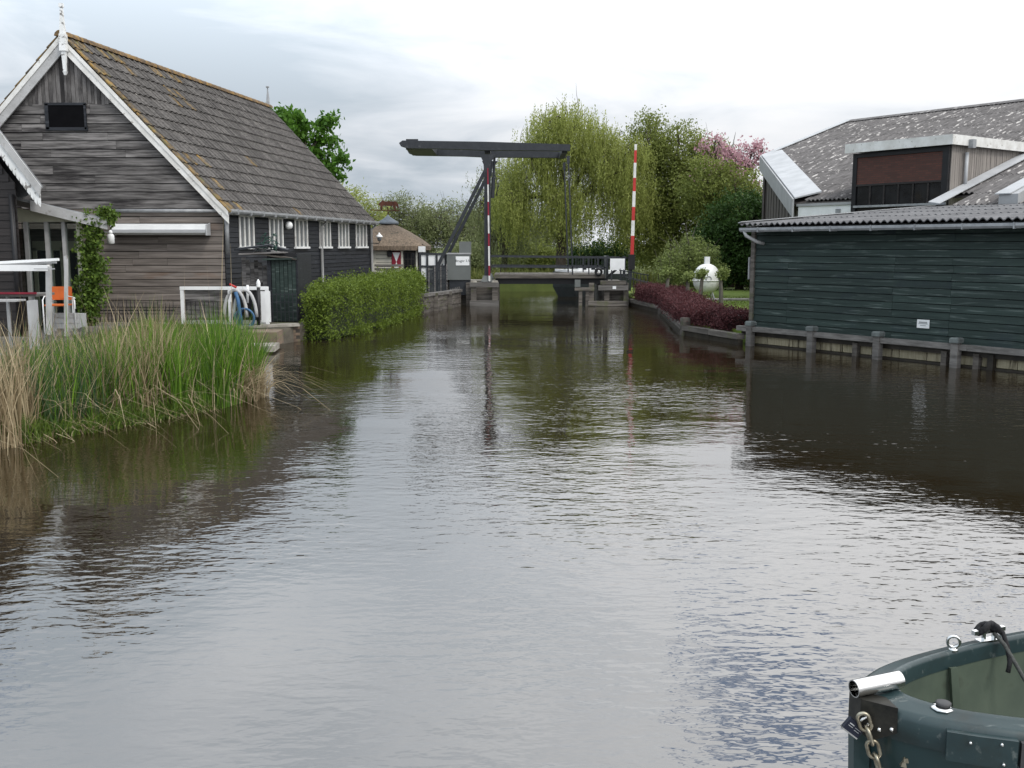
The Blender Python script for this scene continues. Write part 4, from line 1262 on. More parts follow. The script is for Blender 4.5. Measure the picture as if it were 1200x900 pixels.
# wall lantern, corner lamp
lp_ = at(456.5, 297, HYf - .15)
ln2 = thing('black_lantern', 'black wall lantern left of the red shutter', 'lamp', lp_)
MB().lathe(lp_ + Vector((0, 0, -0.16)), [(0.04, 0), (0.10, 0.02), (0.13, 0.24), (0.04, 0.36)], 6).build('lantern', M_['black'], ln2)
MB().bar(lp_ + Vector((0, 0, .2)), lp_ + Vector((0, 0.16, .2)), 0.03, 0.03).build('bracket', M_['black'], ln2)
lc_ = at(444.5, 278, 43.0)
ln3 = thing('barn_corner_lamp', 'white hooded lamp on bracket at far barn corner', 'lamp', lc_)
MB().lathe(lc_ + Vector((0, 0, 0.0)), [(0.16, 0), (0.14, 0.05), (0.05, 0.14), (0.02, 0.20)], 14).build('hood', M_['cleanwhite'], ln3, True)
MB().lathe(lc_ + Vector((0, 0, -0.16)), [(0.05, 0), (0.08, 0.03), (0.10, 0.155)], 10).build('glass', M_['curtain'], ln3, True)
MB().tube([lc_ + Vector((0, 0, -0.14)), lc_ + Vector((-0.02, 0, -0.28)), lc_ + Vector((-0.34, -.1, -0.25))], 0.018, 6).build('bracket', M_['black'], ln3)

# bench and flower tubs before the house
bq = at(463, 327, 43.2)
bch = thing('garden_bench', 'weathered garden bench before the toll house', 'bench', (bq.x, bq.y, 0.6))
zb2 = at(0, 321, 43.2).z
for k in range(3):
    MB().box((bq.x - 0.3, 43.2 + k * 0.13, zb2), (1.3, 0.11, 0.04)).build('slat', M_['railwood'], bch)
for k in range(2):
    MB().box((bq.x - 0.3, 43.62, zb2 + 0.20 + k * 0.16), (1.3, 0.03, 0.10)).build('back_slat', M_['railwood'], bch)
for sx in (-.9, .3):
    MB().box((bq.x + sx, 43.35, (zb2 + 0.6) / 2), (0.07, 0.5, zb2 - 0.6)).build('leg', M_['quaywood'], bch)
M_['flower'] = leafmat('pale_flowers', (0.08, 0.14, 0.03), (0.16, 0.22, 0.06), 0.2, (0.75, 0.62, 0.5))
M_['terracotta'] = mat('terracotta', (0.30, 0.12, 0.07), (0.22, 0.09, 0.055), 5, rough=0.9)
for i, (px, w) in enumerate(((466, 0.5), (478, 0.36))):
    q = at(px, 326, 42.6)
    tub = thing('flower_tub', ('wide' if i == 0 else 'narrow') + ' terracotta tub of pale flowers behind the green hedge', 'flower tub', (q.x, q.y, 0.55))
    MB().lathe((q.x, q.y, 0.5), [(w * 0.35, 0), (w * 0.5, 0.55), (w * 0.54, 0.62)], 12).build('pot', M_['terracotta'], tub, True)
    cc = np.array([q.x, q.y, 1.32]) + npr.normal(size=(60, 3)) * np.array([w * 0.42, 0.2, 0.12])
    quads_obj('flowers', clump_leaves(cc, 8, 0.06, 0.09, 0.08), M_['flower'], tub)

# white panelled fence and picket fence
PY = 43.6
pf = thing('panel_fence', 'black framed fence with white panels beside toll house', 'fence', at(508, 330, PY))
zt_, zm_, zb_ = at(0, 297.5, PY).z, at(0, 312, PY).z, 0.6
for px in (492.5, 500.8, 511.8, 522.5):
    x_ = at(px, 312, PY).x
    MB().box((x_, PY, (zt_ + zb_) / 2), (0.09, 0.10, zt_ - zb_)).build('post', M_['darkmetal'], pf)
for z_ in (zt_, zm_):
    MB().box((at(507, 312, PY).x, PY - 0.004, z_), (at(523, 312, PY).x - at(492, 312, PY).x, 0.08, 0.08)).build('rail', M_['darkmetal'], pf)
for a, c in ((493, 500.5), (501, 511.5), (512, 522)):
    x0_, x1_ = at(a, 312, PY).x, at(c, 312, PY).x
    MB().box(((x0_ + x1_) / 2, PY + 0.02, (zt_ + zm_) / 2), (x1_ - x0_, 0.03, zt_ - zm_)).build('panel', M_['cleanwhite'], pf)
    MB().box(((x0_ + x1_) / 2, PY + 0.02, (zm_ + zb_) / 2), (x1_ - x0_, 0.03, zm_ - zb_)).build('panel', M_['cleanwhite' if a == 493 else 'boxgrey'], pf)
KY = 42.0
kf = thing('picket_fence', 'dark vertical picket fence between hedge and grey control cabinet', 'fence', at(514, 345, KY))
k = 0
for i in range(13):
    px = 502.5 + i * 1.75
    yy = 42.0 + 0.02 * i
    p = at(px, 312 + (i % 3 == 0) * (-3) + (5 if i < 4 else 0), yy)
    MB().box((p.x, yy, (p.z + 0.62) / 2), (0.045, 0.03, p.z - 0.62)).build('picket', M_['darkmetal' if i % 4 else 'oldwood'], kf)
for z_ in (1.0, 1.55):
    MB().bar(at(502, 0, 42.02) * 1.0 * 0 + Vector((at(502, 300, 42).x, 42.03, z_)), Vector((at(525, 300, 42.3).x, 42.27, z_)), 0.04, 0.06).build('rail', M_['darkmetal'], kf)
for i in range(8):
    px = 524 + i * 2.0
    p = at(px, 339.5 - i * 0.5, 42.3)
    MB().box((p.x, 42.35, (p.z + 0.62) / 2), (0.035, 0.03, max(p.z - 0.62, 0.1))).build('picket', M_['railwood'], kf)

# grey control cabinet with sign
CYc = 43.2
cb = thing('control_cabinet', 'grey steel bridge control cabinet with white sign board', 'cabinet', at(537, 335, CYc))
c0, c1 = at(523.5, 298, CYc), at(551, 328, CYc)
MB().box(((c0.x + c1.x) / 2, CYc + 0.35, (c0.z + c1.z) / 2), (c1.x - c0.x, 0.7, c0.z - c1.z)).build('body', M_['boxgrey'], cb)
MB().prism([(c0.x - 0.03, CYc - 0.03, c0.z), (c1.x + 0.03, CYc - 0.03, c0.z), (c1.x + 0.03, CYc - 0.03, c0.z + 0.06), (c0.x + 0.02, CYc - 0.03, c0.z + 0.06)], (0, 0.76, 0)).build('lid', M_['flashdark'], cb)
d0, d1 = at(538, 283, CYc + .3), at(552, 297, CYc + .3)
MB().box(((d0.x + d1.x) / 2, CYc + 0.5, (d0.z + d1.z) / 2), (d1.x - d0.x, 0.3, d0.z - d1.z)).build('upper_box', M_['boxgrey'], cb)
MB().box(((c0.x + c1.x) / 2 + 0.05, CYc + 0.35, (c1.z + 0.45) / 2), (c1.x - c0.x - 0.1, 0.55, c1.z - 0.45)).build('plinth', M_['darkmetal'], cb)
s0, s1 = at(534, 300.5, CYc - .05), at(550, 311, CYc - .05)
sg = MB().box(((s0.x + s1.x) / 2, CYc - 0.012, (s0.z + s1.z) / 2), (s1.x - s0.x, 0.02, s0.z - s1.z)).build('sign', M_['cleanwhite'], cb)


def text(body, size, centre, m, parent, name='lettering', rot=None):
    cu = bpy.data.curves.new('t', 'FONT')
    cu.body = body
    cu.size = size
    cu.align_x, cu.align_y = 'CENTER', 'CENTER'
    cu.extrude = 0.002
    to = bpy.data.objects.new('t', cu)
    me = bpy.data.meshes.new_from_object(to)
    bpy.data.objects.remove(to)
    me.materials.clear()
    me.materials.append(m)
    o = bpy.data.objects.new(name, me)
    return link(o, rot if rot else Matrix.Translation(Vector(centre)) @ Matrix.Rotation(R(90), 4, 'X'), parent)


text('Brugnr 3.5', 0.145, ((s0.x + s1.x) / 2, CYc - 0.026, (s0.z + s1.z) / 2), M_['textgrey'], sg)

# ------------------------------------------------------------------ the drawbridge
Y0, Y1 = 43.5, 46.9
br = thing('drawbridge', 'dark steel balance-beam drawbridge spanning the canal', 'bridge', (1.0, (Y0 + Y1) / 2, 0.0))
mx = at(570.5, 312, Y0).x
bt = {}
mtop = at(0, 181, Y0).z
for yy in (Y0, Y1):
    zbse = 1.05
    m_ = MB().box((mx, yy, (zbse + mtop) / 2), (0.21, 0.23, mtop - zbse))
    m_.build('mast', M_['darkmetal'], br)
    MB().box((mx, yy, zbse + 0.12), (0.50, 0.42, 0.26), taper=0.6).build('mast_foot', M_['boxgrey'], br)
    bpoly = [(468, 168), (472, 165), (570, 166.5), (668, 169.5), (668, 177), (600, 176.5), (571, 176.5), (540, 175), (478, 174), (470, 171.5)]
    pts = [at(a, c, Y0) for a, c in bpoly]
    MB().prism([Vector((p.x, yy - 0.16, p.z)) for p in pts], (0, 0.32, 0)).build('balance_beam', M_['darkmetal'], br)
    g = [at(a, c, Y0) for a, c in ((562, 181), (582, 181), (575, 190), (574.5, 200), (567, 200), (566.5, 190))]
    MB().prism([Vector((p.x, yy - 0.10, p.z)) for p in g], (0, 0.2, 0)).build('bearing_bracket', M_['darkmetal'], br)
    a, c = at(572, 193, Y0), at(508, 322, Y0)
    MB().bar((a.x, yy, a.z), (c.x, yy, c.z), 0.13, 0.15).build('brace', M_['darkmetal'], br)
    rt, rb_ = at(659.5 if yy == Y0 else 665, 184, Y0), at(671 if yy == Y0 else 673, 322, Y0)
    rt, rb_ = at(666, 184, Y0), at(671, 322, Y0)
    rod = MB().tube([(rt.x, yy, rt.z), (rb_.x, yy, rb_.z)], 0.032, 6).build('hanger_rod', M_['darkmetal'], br)
    MB().box((rt.x, yy, rt.z - 0.12), (0.12, 0.14, 0.34)).build('shackle', M_['darkmetal'], rod)
# ballast box, cross members
b0, b1 = at(475, 166.5, Y0), at(506, 174.5, Y0)
MB().box(((b0.x + b1.x) / 2, (Y0 + Y1) / 2, (b0.z + b1.z) / 2), (b1.x - b0.x, Y1 - Y0 - 0.34, b0.z - b1.z)).build('ballast_box', M_['darkmetal'], br)
b0, b1 = at(476, 163.6, Y0), at(490, 166, Y0)
MB().box(((b0.x + b1.x) / 2, Y0, (b0.z + b1.z) / 2), (b1.x - b0.x, 0.2, b0.z - b1.z + 0.03)).build('top_plate', M_['darkmetal'], br)
for px in (571, 662):
    p = at(px, 175, Y0)
    MB().box((p.x, (Y0 + Y1) / 2, p.z), (0.24, Y1 - Y0 - 0.34, 0.26)).build('cross_member', M_['darkmetal'], br)
# hydraulic ram
a, c = at(579.5, 184, Y0 + .4), at(577, 232, Y0 + .4)
mid = a.lerp(c, 0.5)
MB().tube([a, mid], 0.055, 8).build('ram_rod', M_['darkmetal'], br)
MB().tube([mid - Vector((0, 0, 0)), c], 0.09, 8).build('ram_cylinder', M_['darkmetal'], br)
MB().tube([at(580, 205, Y0 + .4), at(584, 218, Y0 + .4), at(581, 230, Y0 + .4)], 0.02, 5).build('hydraulic_hose', M_['black'], br)
# deck with planks
dz = at(0, 321.5, Y0).z
xd0, xd1 = at(579, 312, Y0).x, at(709, 312, Y0).x
MB().box(((xd0 + xd1) / 2, Y0 - 0.02, dz - 0.09), (xd1 - xd0, 0.14, 0.16)).build('edge_beam', M_['quaywood'], br)
MB().box(((xd0 + xd1) / 2, Y1 + 0.02, dz - 0.09), (xd1 - xd0, 0.14, 0.16)).build('edge_beam', M_['quaywood'], br)
for yy in (Y0 + 0.25, (Y0 + Y1) / 2, Y1 - 0.25):
    MB().box(((xd0 + xd1) / 2 + 0.1, yy, dz - 0.30), (xd1 - xd0 + 0.1, 0.14, 0.26)).build('girder', M_['black'], br)
nd = 22
w = (xd1 - xd0) / nd
for i in range(nd):
    MB().box((xd0 + (i + 0.5) * w, (Y0 + Y1) / 2, dz - 0.045), (w - 0.012, Y1 - Y0 + 0.0 - 0.11, 0.08)).build('deck_plank', M_['quaywood'], br)
# railings
for yy in (Y0 - 0.02, Y1 + 0.02):
    rl_ = MB()
    x0_, x1_ = mx + 0.12, at(736, 312, Y0).x
    zt_, zm_ = at(0, 301, Y0).z, at(0, 312.5, Y0).z
    MB().bar((x0_, yy, zt_ + 0.02), (x1_, yy, zt_ - 0.05), 0.06, 0.07).build('handrail', M_['darkmetal'], br)
    MB().bar((x0_, yy, zm_), (at(713, 312, Y0).x, yy, zm_ - 0.04), 0.05, 0.07).build('mid_rail', M_['darkmetal'], br)
    for px in (600, 636, 671, 690, 708):
        x_ = at(px, 312, Y0).x
        if px > 640:
            MB().box((x_, yy, (zt_ + dz) / 2 - 0.02), (0.05, 0.05, zt_ - dz - 0.05)).build('post', M_['darkmetal'], br)
    for i in range(9):
        x_ = at(676 + i * 4.2, 312, Y0).x
        MB().box((x_, yy, (zt_ + zm_) / 2 - 0.02), (0.022, 0.022, zt_ - zm_ - 0.06)).build('bar', M_['darkmetal'], br)

# piers
def pier_frame(root, xs, yv, ztop, zlow):
    for x_ in xs:
        for y_ in yv:
            MB().box((x_, y_, (ztop - 0.6) / 2), (0.24, 0.24, ztop + 0.6)).build('pile', M_['quaywood'], root)
            MB().box((x_, y_, ztop + 0.04), (0.30, 0.30, 0.10), taper=0.7).build('pile_cap', M_['concrete'], root)


pl = thing('left_pier', 'grey timber fender pier under the drawbridge mast', 'pier', (at(567, 312, 42.9).x, 42.9, 0))
xs = (at(555, 312, 42.7).x, at(580, 312, 42.7).x)
pier_frame(pl, xs, (42.75,), 1.02, 0)
for z_, h_ in ((0.93, 0.20), (0.12, 0.26)):
    MB().box((sum(xs) / 2, 42.60, z_), (xs[1] - xs[0] + 0.34, 0.10, h_)).build('cross_beam', M_['railwood'], pl)
MB().box((sum(xs) / 2 - 0.1, 43.9, 0.30), (xs[1] - xs[0] + 0.5, 1.8, 1.42)).build('abutment', M_['quaywood'], pl)
MB().box((sum(xs) / 2 - 0.1, 46.6, 0.30), (xs[1] - xs[0] + 0.5, 1.2, 1.42)).build('abutment', M_['concrete'], pl)
MB().box((sum(xs) / 2 - 0.9, 44.4, 0.45), (1.6, 1.6, 1.2)).build('abutment', M_['quaywood'], pl)
pr_ = thing('right_pier', 'stained timber and concrete abutment at right end of drawbridge', 'pier', (at(718, 312, 43.2).x, 43.2, 0))
xp0, xp1 = at(705, 312, 43).x, at(736, 312, 43).x
MB().box(((xp0 + xp1) / 2 + 0.05, 45.2, 0.35), (xp1 - xp0 - 0.1, 4.2, 1.3)).build('abutment', M_['quaywood'], pr_)
for x_ in (at(693, 312, 43).x, at(711, 312, 43).x, at(733.5, 312, 43).x):
    MB().box((x_, 42.85, 0.25), (0.22, 0.22, 1.5)).build('pile', M_['quaywood'], pr_)
MB().box((at(718.5, 312, 42.8).x, 42.66, 0.80), (at(736, 312, 42.8).x - at(701, 312, 42.8).x, 0.14, 0.22)).build('cross_beam', M_['railwood'], pr_)
MB().box((at(718.5, 312, 42.8).x, 42.72, 1.02), (at(735, 312, 42.8).x - at(705, 312, 42.8).x, 0.3, 0.16)).build('capping', M_['quaywood'], pr_)
MB().box((at(712, 312, 42.8).x, 42.68, 0.12), (at(735, 312, 42.8).x - at(690, 312, 42.8).x, 0.12, 0.22)).build('waling', M_['quaywood'], pr_)
MB().box((at(685, 312, 42.8).x, 42.72, 0.74), (at(697, 312, 42.8).x - at(674, 312, 42.8).x, 0.22, 0.14)).build('landing_beam', M_['quaywood'], pr_)
for x_ in (at(680, 312, 43).x, at(688, 312, 43).x):
    MB().box((x_, 42.74, 0.36), (0.15, 0.15, 0.74)).build('strut', M_['quaywood'], pr_)
MB().box((at(676.5, 312, 43).x, 42.75, at(0, 332, 42.8).z), (0.24, 0.2, 0.30)).build('bearing', M_['boxgrey'], pr_)
MB().box((at(720, 337, 42.55).x, 42.58, at(0, 337, 42.58).z), (0.15, 0.012, 0.13)).build('tag_plate', M_['cleanwhite'], pr_)

# barrier booms
def boom(name, label, base, top, bounds, w, first, base_parts):
    r_ = thing(name, label, 'barrier', base)
    for i in range(len(bounds) - 1):
        a, c = base.lerp(top, bounds[i]), base.lerp(top, bounds[i + 1])
        red = (i % 2 == 0) == (first == 'red')
        MB().bar(a, c, w * (1 - 0.35 * bounds[i]), w * (1 - 0.35 * bounds[i]), (0, 1, 0)).build('red_band' if red else 'white_band', M_['red' if first == 'red' else 'darkred'] if red else M_['white'], r_)
    return r_


BYb = 43.3
ba, bb = at(740.5, 299, BYb), at(745, 169, BYb)
ys = [299, 276, 258, 242, 223.7, 208, 190.6, 176, 169]
rb = boom('barrier_pole', 'tall red and white banded barrier pole raised at right end of bridge', ba, bb, [(299 - q) / 130 for q in ys], 0.145, 'red', None)
MB().box(ba + Vector((0, 0.1, -0.30)), (0.26, 0.4, 0.66)).build('drive_box', M_['black'], rb)
MB().box(ba + Vector((-.05, 0.1, -0.82)), (0.16, 0.2, 0.5)).build('pedestal', M_['darkmetal'], rb)
MB().box(ba + Vector((-.32, 0.1, -0.5)), (0.12, 0.14, 0.9)).build('counterweight', M_['darkmetal'], rb)
ba, bb = at(573.6, 331, Y0 - .22), at(571.6, 197, Y0 - .22)
ys = [331, 302, 270, 241, 213, 197]
rb2 = boom('mast_barrier_boom', 'narrow red and white banded boom raised against bridge mast', ba, bb, [0, 0.06] + [(331 - q) / 134 for q in (311, 288, 273, 252, 236, 216, 197)][0:], 0.075, 'white', None)
MB().box(ba + Vector((0, 0, -0.05)), (0.14, 0.12, 0.2)).build('pivot', M_['darkmetal'], rb2)

# white notice panel and gate posts at bridge end
np_ = thing('notice_panel', 'blank white panel on posts at right end of bridge', 'panel', at(724, 325, 43.1))
n0, n1 = at(715, 303, 43.1), at(732, 316.5, 43.1)
MB().box(((n0.x + n1.x) / 2, 43.1, (n0.z + n1.z) / 2), (n1.x - n0.x, 0.03, n0.z - n1.z)).build('panel', M_['cleanwhite'], np_)
for px in (717, 728):
    x_ = at(px, 312, 43.1).x
    MB().box((x_, 43.14, (n0.z + 1.1) / 2), (0.05, 0.04, n0.z - 1.1)).build('post', M_['darkmetal'], np_)
bl_ = thing('bridge_end_post', 'dark steel post cluster where bridge railing ends', 'post', at(711, 325, 43.7))
for px in (709, 712.5):
    x_ = at(px, 312, 43.7).x
    MB().box((x_, 43.7 + (px - 709) * 0.1, 1.68), (0.10, 0.10, 1.0)).build('post', M_['boxgrey' if px == 709 else 'darkmetal'], bl_)
MB().bar(at(710, 326, 43.7), at(722, 316, 43.7), 0.07, 0.10).build('strut', M_['black'], bl_)
gr = thing('bank_railing', 'low dark railing of thin bars beside notice panel', 'railing', at(745, 330, 43.0))
for i in range(9):
    x_ = at(727 + i * 3.6, 312, 42.9).x
    MB().box((x_, 42.95 - 0.12 * i, 0.95 + 0.22 - 0.03 * i), (0.025, 0.025, 0.9)).build('bar', M_['darkmetal'], gr)
MB().bar((at(726, 312, 42.9).x, 42.95, 1.55), (at(757, 312, 42.9).x, 41.95, 1.36), 0.03, 0.04).build('rail', M_['darkmetal'], gr)

# white boat beyond the bridge
M_['boatdark'] = mat('dark_hull_paint', (0.03, 0.036, 0.036), (0.02, 0.025, 0.025), 3, rough=0.4)
M_['boatwhite'] = mat('white_gelcoat', (0.80, 0.80, 0.80), (0.72, 0.72, 0.72), 3, rough=0.3)
wb = thing('white_boat', 'white cabin boat moored beyond the drawbridge deck', 'boat', (at(690, 312, 51).x, 51.0, 0))
bx0_, bx1_ = at(648, 312, 51).x, at(738, 312, 51).x
ln_ = bx1_ - bx0_
secs = []
mb = MB()
V, Fc = [], []
ns = 12
for i in range(ns + 1):
    f = i / ns
    hwid = 0.85 * (1 - max(0, (0.45 - f) / 0.45) ** 2.2) * (1 if f < 0.95 else 0.93) + 0.03
    sheer = 1.18 + 0.12 * (1 - f) ** 2
    x_ = bx0_ + ln_ * f
    for (yy, zz) in ((-hwid, sheer), (-hwid * 0.92, 0.5), (-hwid * 0.7, -0.15), (hwid * 0.7, -0.15), (hwid * 0.92, 0.5), (hwid, sheer)):
        V.append((x_ + (0.35 * (1 - f) if zz < 0 else 0), 51 + yy, zz))
for i in range(ns):
    for j in range(6):
        Fc.append((i * 6 + j, i * 6 + (j + 1) % 6, (i + 1) * 6 + (j + 1) % 6, (i + 1) * 6 + j))
Fc += [tuple(range(6)), tuple(ns * 6 + j for j in range(6))[::-1]]
mb.add(V, Fc).build('hull', M_['boatdark'], wb)
MB().prism([(bx0_ + 0.9, 50.25, 1.19), (bx1_ - .2, 50.2, 1.19), (bx1_ - .2, 51.8, 1.19), (bx0_ + .9, 51.75, 1.19), (bx0_ + 0.1, 51.0, 1.26)], (0, 0, 0.16)).build('coaming', M_['boatwhite'], wb)
ca, cb2 = at(676, 312, 51).x, at(712, 312, 51).x
zc0, zc1 = 1.34, at(0, 313.5, 51).z
MB().prism([(ca, 50.4, zc0), (cb2, 50.4, zc0), (cb2 - 0.1, 50.4, zc1), (ca + 0.15, 50.4, zc1)], (0, 1.2, 0)).build('cabin', M_['boatwhite'], wb)
for k in range(3):
    x_ = ca + 0.35 + k * 0.45
    MB().box((x_, 50.392, (zc0 + zc1) / 2 + 0.02), (0.2, 0.012, 0.09)).build('porthole', M_['darkglass'], wb)
MB().tube([(bx0_ + 0.2, 50.3, 1.32), (bx0_ + 0.9, 50.2, 1.48), (ca, 50.2, 1.42)], 0.018, 5).build('handrail', M_['flash'], wb)
ty = at(701.5, 318.5, 43.38)
tf = thing('tyre_fender', 'black tyre fender hanging on the bridge railing before white boat', 'fender', ty)
MB().torus(ty, 0.13, 0.055, (0, 1, 0), 20, 8).build('tyre', M_['black'], tf, True)
MB().tube([ty + Vector((0, 0, 0.13)), Vector((ty.x, Y0 - 0.02, at(0, 312.5, Y0).z))], 0.012, 4).build('rope', M_['black'], tf)

# ------------------------------------------------------------------ right bank: boathouse and hall
RO = Vector((6.15, 25.9, 0))
RA = Vector((-0.58, 0.8146, 0)).normalized()      # along the quay, away from the camera
RB = Vector((RA.y, -RA.x, 0))                      # inland


def rp(s, t_, z):
    return RO + RA * s + RB * t_ + Vector((0, 0, z))


def s_at(px, t_):
    lo, hi = -20.0, 40.0
    for _ in range(60):
        m_ = (lo + hi) / 2
        p = rp(m_, t_, 1.0)
        if 600 + FPX * p.x / (p.y * math.cos(PITCH) - (1.0 - CAMH) * math.sin(PITCH)) > px:
            lo = m_
        else:
            hi = m_
    return lo


_sheet = {}


def sheet(parent, s1, s0, t0, t1, z0, z1, m_, name='roof_sheet'):
    """corrugated sheet from eave (t0, z0) up to (t1, z1), between s1 > s0"""
    w = round(s1 - s0, 3)
    ln = round(math.hypot(t1 - t0, z1 - z0), 3)
    key = (w, ln, m_.name)
    if key not in _sheet:
        nw = max(1, round(w / 0.177))
        npt = nw * 6 + 1
        V, Fc = [], []
        prof = [(w * i / (npt - 1), 0.030 * math.cos(2 * math.pi * i / 6)) for i in range(npt)]
        for (x_, dz_) in ((0, 0), (ln, 0), (0, -0.022)):
            V += [(x_, y_, zz + dz_) for y_, zz in prof]
        for i in range(npt - 1):
            Fc.append((i, npt + i, npt + i + 1, i + 1)[::-1])
            Fc.append((i, i + 1, 2 * npt + i + 1, 2 * npt + i)[::-1])
        _sheet[key] = mesh_of(name, V, Fc, m_)
    up = (RB * (t1 - t0) + Vector((0, 0, z1 - z0))).normalized()
    ey = RA
    ez = up.cross(ey)
    if ez.z < 0:
        ez = -ez
    m4 = Matrix((up, ey, ez)).transposed().to_4x4()
    m4.translation = rp(s0, t0, z0)
    o = bpy.data.objects.new(name, _sheet[key])
    return link(o, m4, parent)


# quay rail with posts and panels
SE = -13.0
M_['capgrey'] = mat('grey_green_post_cap', (0.15, 0.17, 0.165), (0.09, 0.10, 0.098), 6, rough=0.8)
qr = thing('boathouse_quay', 'timber quay rail with stained panels below green boathouse', 'quay', rp(-4, 0, 0))
zr = 0.44
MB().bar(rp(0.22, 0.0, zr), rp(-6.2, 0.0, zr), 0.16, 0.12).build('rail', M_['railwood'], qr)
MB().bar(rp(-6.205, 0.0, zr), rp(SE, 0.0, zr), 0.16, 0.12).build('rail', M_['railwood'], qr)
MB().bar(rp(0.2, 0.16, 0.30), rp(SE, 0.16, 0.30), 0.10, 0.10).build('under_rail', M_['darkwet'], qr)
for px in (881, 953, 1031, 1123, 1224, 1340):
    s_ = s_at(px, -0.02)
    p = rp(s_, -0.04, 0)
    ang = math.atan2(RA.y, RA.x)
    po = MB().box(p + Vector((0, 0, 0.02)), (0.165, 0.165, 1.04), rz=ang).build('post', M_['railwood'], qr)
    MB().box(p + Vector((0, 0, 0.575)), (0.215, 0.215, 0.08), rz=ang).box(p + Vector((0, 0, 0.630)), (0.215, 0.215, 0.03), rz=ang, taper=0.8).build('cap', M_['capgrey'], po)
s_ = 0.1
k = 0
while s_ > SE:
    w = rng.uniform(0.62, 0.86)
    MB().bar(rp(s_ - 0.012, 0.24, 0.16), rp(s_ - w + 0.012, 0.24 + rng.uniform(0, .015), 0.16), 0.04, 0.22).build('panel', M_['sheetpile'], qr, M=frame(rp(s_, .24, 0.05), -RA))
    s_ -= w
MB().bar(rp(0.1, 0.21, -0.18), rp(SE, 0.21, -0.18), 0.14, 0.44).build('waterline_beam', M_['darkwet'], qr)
for px in (1005, 1110, 1148, 1165):
    s_ = s_at(px, 0.12)
    MB().box(rp(s_, 0.13, 0.02), (0.13, 0.13, 0.6), rz=0.6).build('inner_pile', M_['quaywood'] if px != 1165 else M_['darkwet'], qr)

# green boathouse
bh = thing('green_boathouse', 'long dark green boarded boathouse with corrugated roof on right quay', 'boathouse', rp(-5, 3, 0.33))
TW_ = 0.30
ZW = 3.00
wl = MB().prism([rp(0, TW_ + 0.03, 0.33), rp(SE, TW_ + 0.03, 0.33), rp(SE, TW_ + 0.13, 0.33), rp(0, TW_ + 0.13, 0.33)], (0, 0, ZW - 0.33)).build('front_wall', M_['void'], bh)
JOINTS = [s_at(922, 0.3), s_at(1045, 0.3), s_at(1113, 0.3), -8.3, -10.6]
z = 0.46
while z < ZW - 0.05:
    h = min(0.172, ZW - z)
    s_ = 0.0
    joints = [j + rng.uniform(-.02, .02) for j in JOINTS if rng.random() < 0.75] + [SE]
    for jn in joints:
        ln = s_ - jn
        board('board', rp(s_ - 0.003, TW_ + 0.028, z), -RA, -RB, ln - 0.006, h - 0.014, 0.016 + rng.uniform(0, .006), M_['greenwood'], wl, lap=0.020)
        s_ -= ln
    z += h
MB().bar(rp(0.03, TW_ + 0.02, 0.33), rp(0.03, TW_ + 0.02, ZW), 0.14, 0.12, RA).build('corner_post', M_['quaywood'], bh)
MB().prism([rp(0.02, TW_ + 0.1, 0.33), rp(0.02, 9, 0.33), rp(0.02, 9, 3.5), rp(0.02, TW_ + 0.1, 3.0)], RA * 0.05).build('end_wall', M_['greenwood'], bh)
MB().bar(rp(0.14, TW_ - 0.02, 1.72), rp(0.14, TW_ - 0.02, 2.30), 0.09, 0.03, RA).build('hinge_plate', M_['flashdark'], bh)


def zroof(t_):
    return 3.16 + 0.070 * t_


rf = MB().prism([rp(0.06, -0.02, zroof(0) - 0.11), rp(0.06, 8.6, zroof(8.6) - 0.11), rp(SE, 8.6, zroof(8.6) - 0.11), rp(SE, -0.02, zroof(0) - 0.11)], (0, 0, 0.05)).build('roof', M_['black'], bh)
tt = [-0.22, 2.1, 4.3, 6.5, 8.6]
s_ = 0.10
while s_ > SE:
    for i in range(4):
        sheet(rf, s_, s_ - 1.062, tt[i], tt[i + 1] + 0.1, zroof(tt[i]) + 0.012 * (i + 1) - 0.0, zroof(tt[i + 1] + 0.1) + 0.012 * (i + 1) - 0.012, M_['fibregrey'])
    s_ -= 1.062
MB().prism([rp(0.12, -0.25, zroof(-.25) + 0.035), rp(0.12, 8.6, zroof(8.6) + 0.05), rp(0.02, 8.6, zroof(8.6) + 0.075), rp(0.02, -0.25, zroof(-.25) + 0.06)], (0, 0, 0.02)).build('verge_strip', M_['flash'], rf)
MB().prism([rp(-5.4, -0.1, zroof(0.0) + 0.16), rp(-9, 5.5, zroof(5.5) + 0.14), rp(-9.1, 5.5, zroof(5.5) + 0.14), rp(-5.5, -0.1, zroof(0.) + 0.16)], (0, 0, 0.02)).build('repair_strip', M_['flash'], rf) if False else None
gut = MB()
gp2 = [(-0.06, 0.04), (-0.065, -0.02), (-0.03, -0.065), (0.03, -0.065), (0.065, -0.02), (0.06, 0.04), (0.045, 0.04), (0.04, -0.02), (0.0, -0.045), (-0.04, -0.02), (-0.045, 0.04)]
V = []
for s_ in (0.12, SE):
    V += [rp(s_, -0.14 + x_, 3.02 + z_) for x_, z_ in gp2]
n = len(gp2)
gut.add(V, [(i, (i + 1) % n, n + (i + 1) % n, n + i) for i in range(n)] + [tuple(range(n)), tuple(range(n, 2 * n))[::-1]])
gut = gut.build('gutter', M_['zinc'], bh)
s_ = -0.5
while s_ > SE:
    MB().bar(rp(s_, -0.22, 3.005), rp(s_, 0.05, 3.005), 0.03, 0.13).build('bracket', M_['zinc'], gut)
    s_ -= 1.1
MB().tube([rp(0.0, -0.14, 2.98), rp(-0.06, -0.13, 2.86), rp(-0.28, 0.05, 2.70), rp(-0.34, 0.24, 2.66)], 0.045, 8).build('downpipe', M_['lightgrey'], bh, True)
sp_ = s_at(1082, TW_ - 0.03)
z_s = 0.86
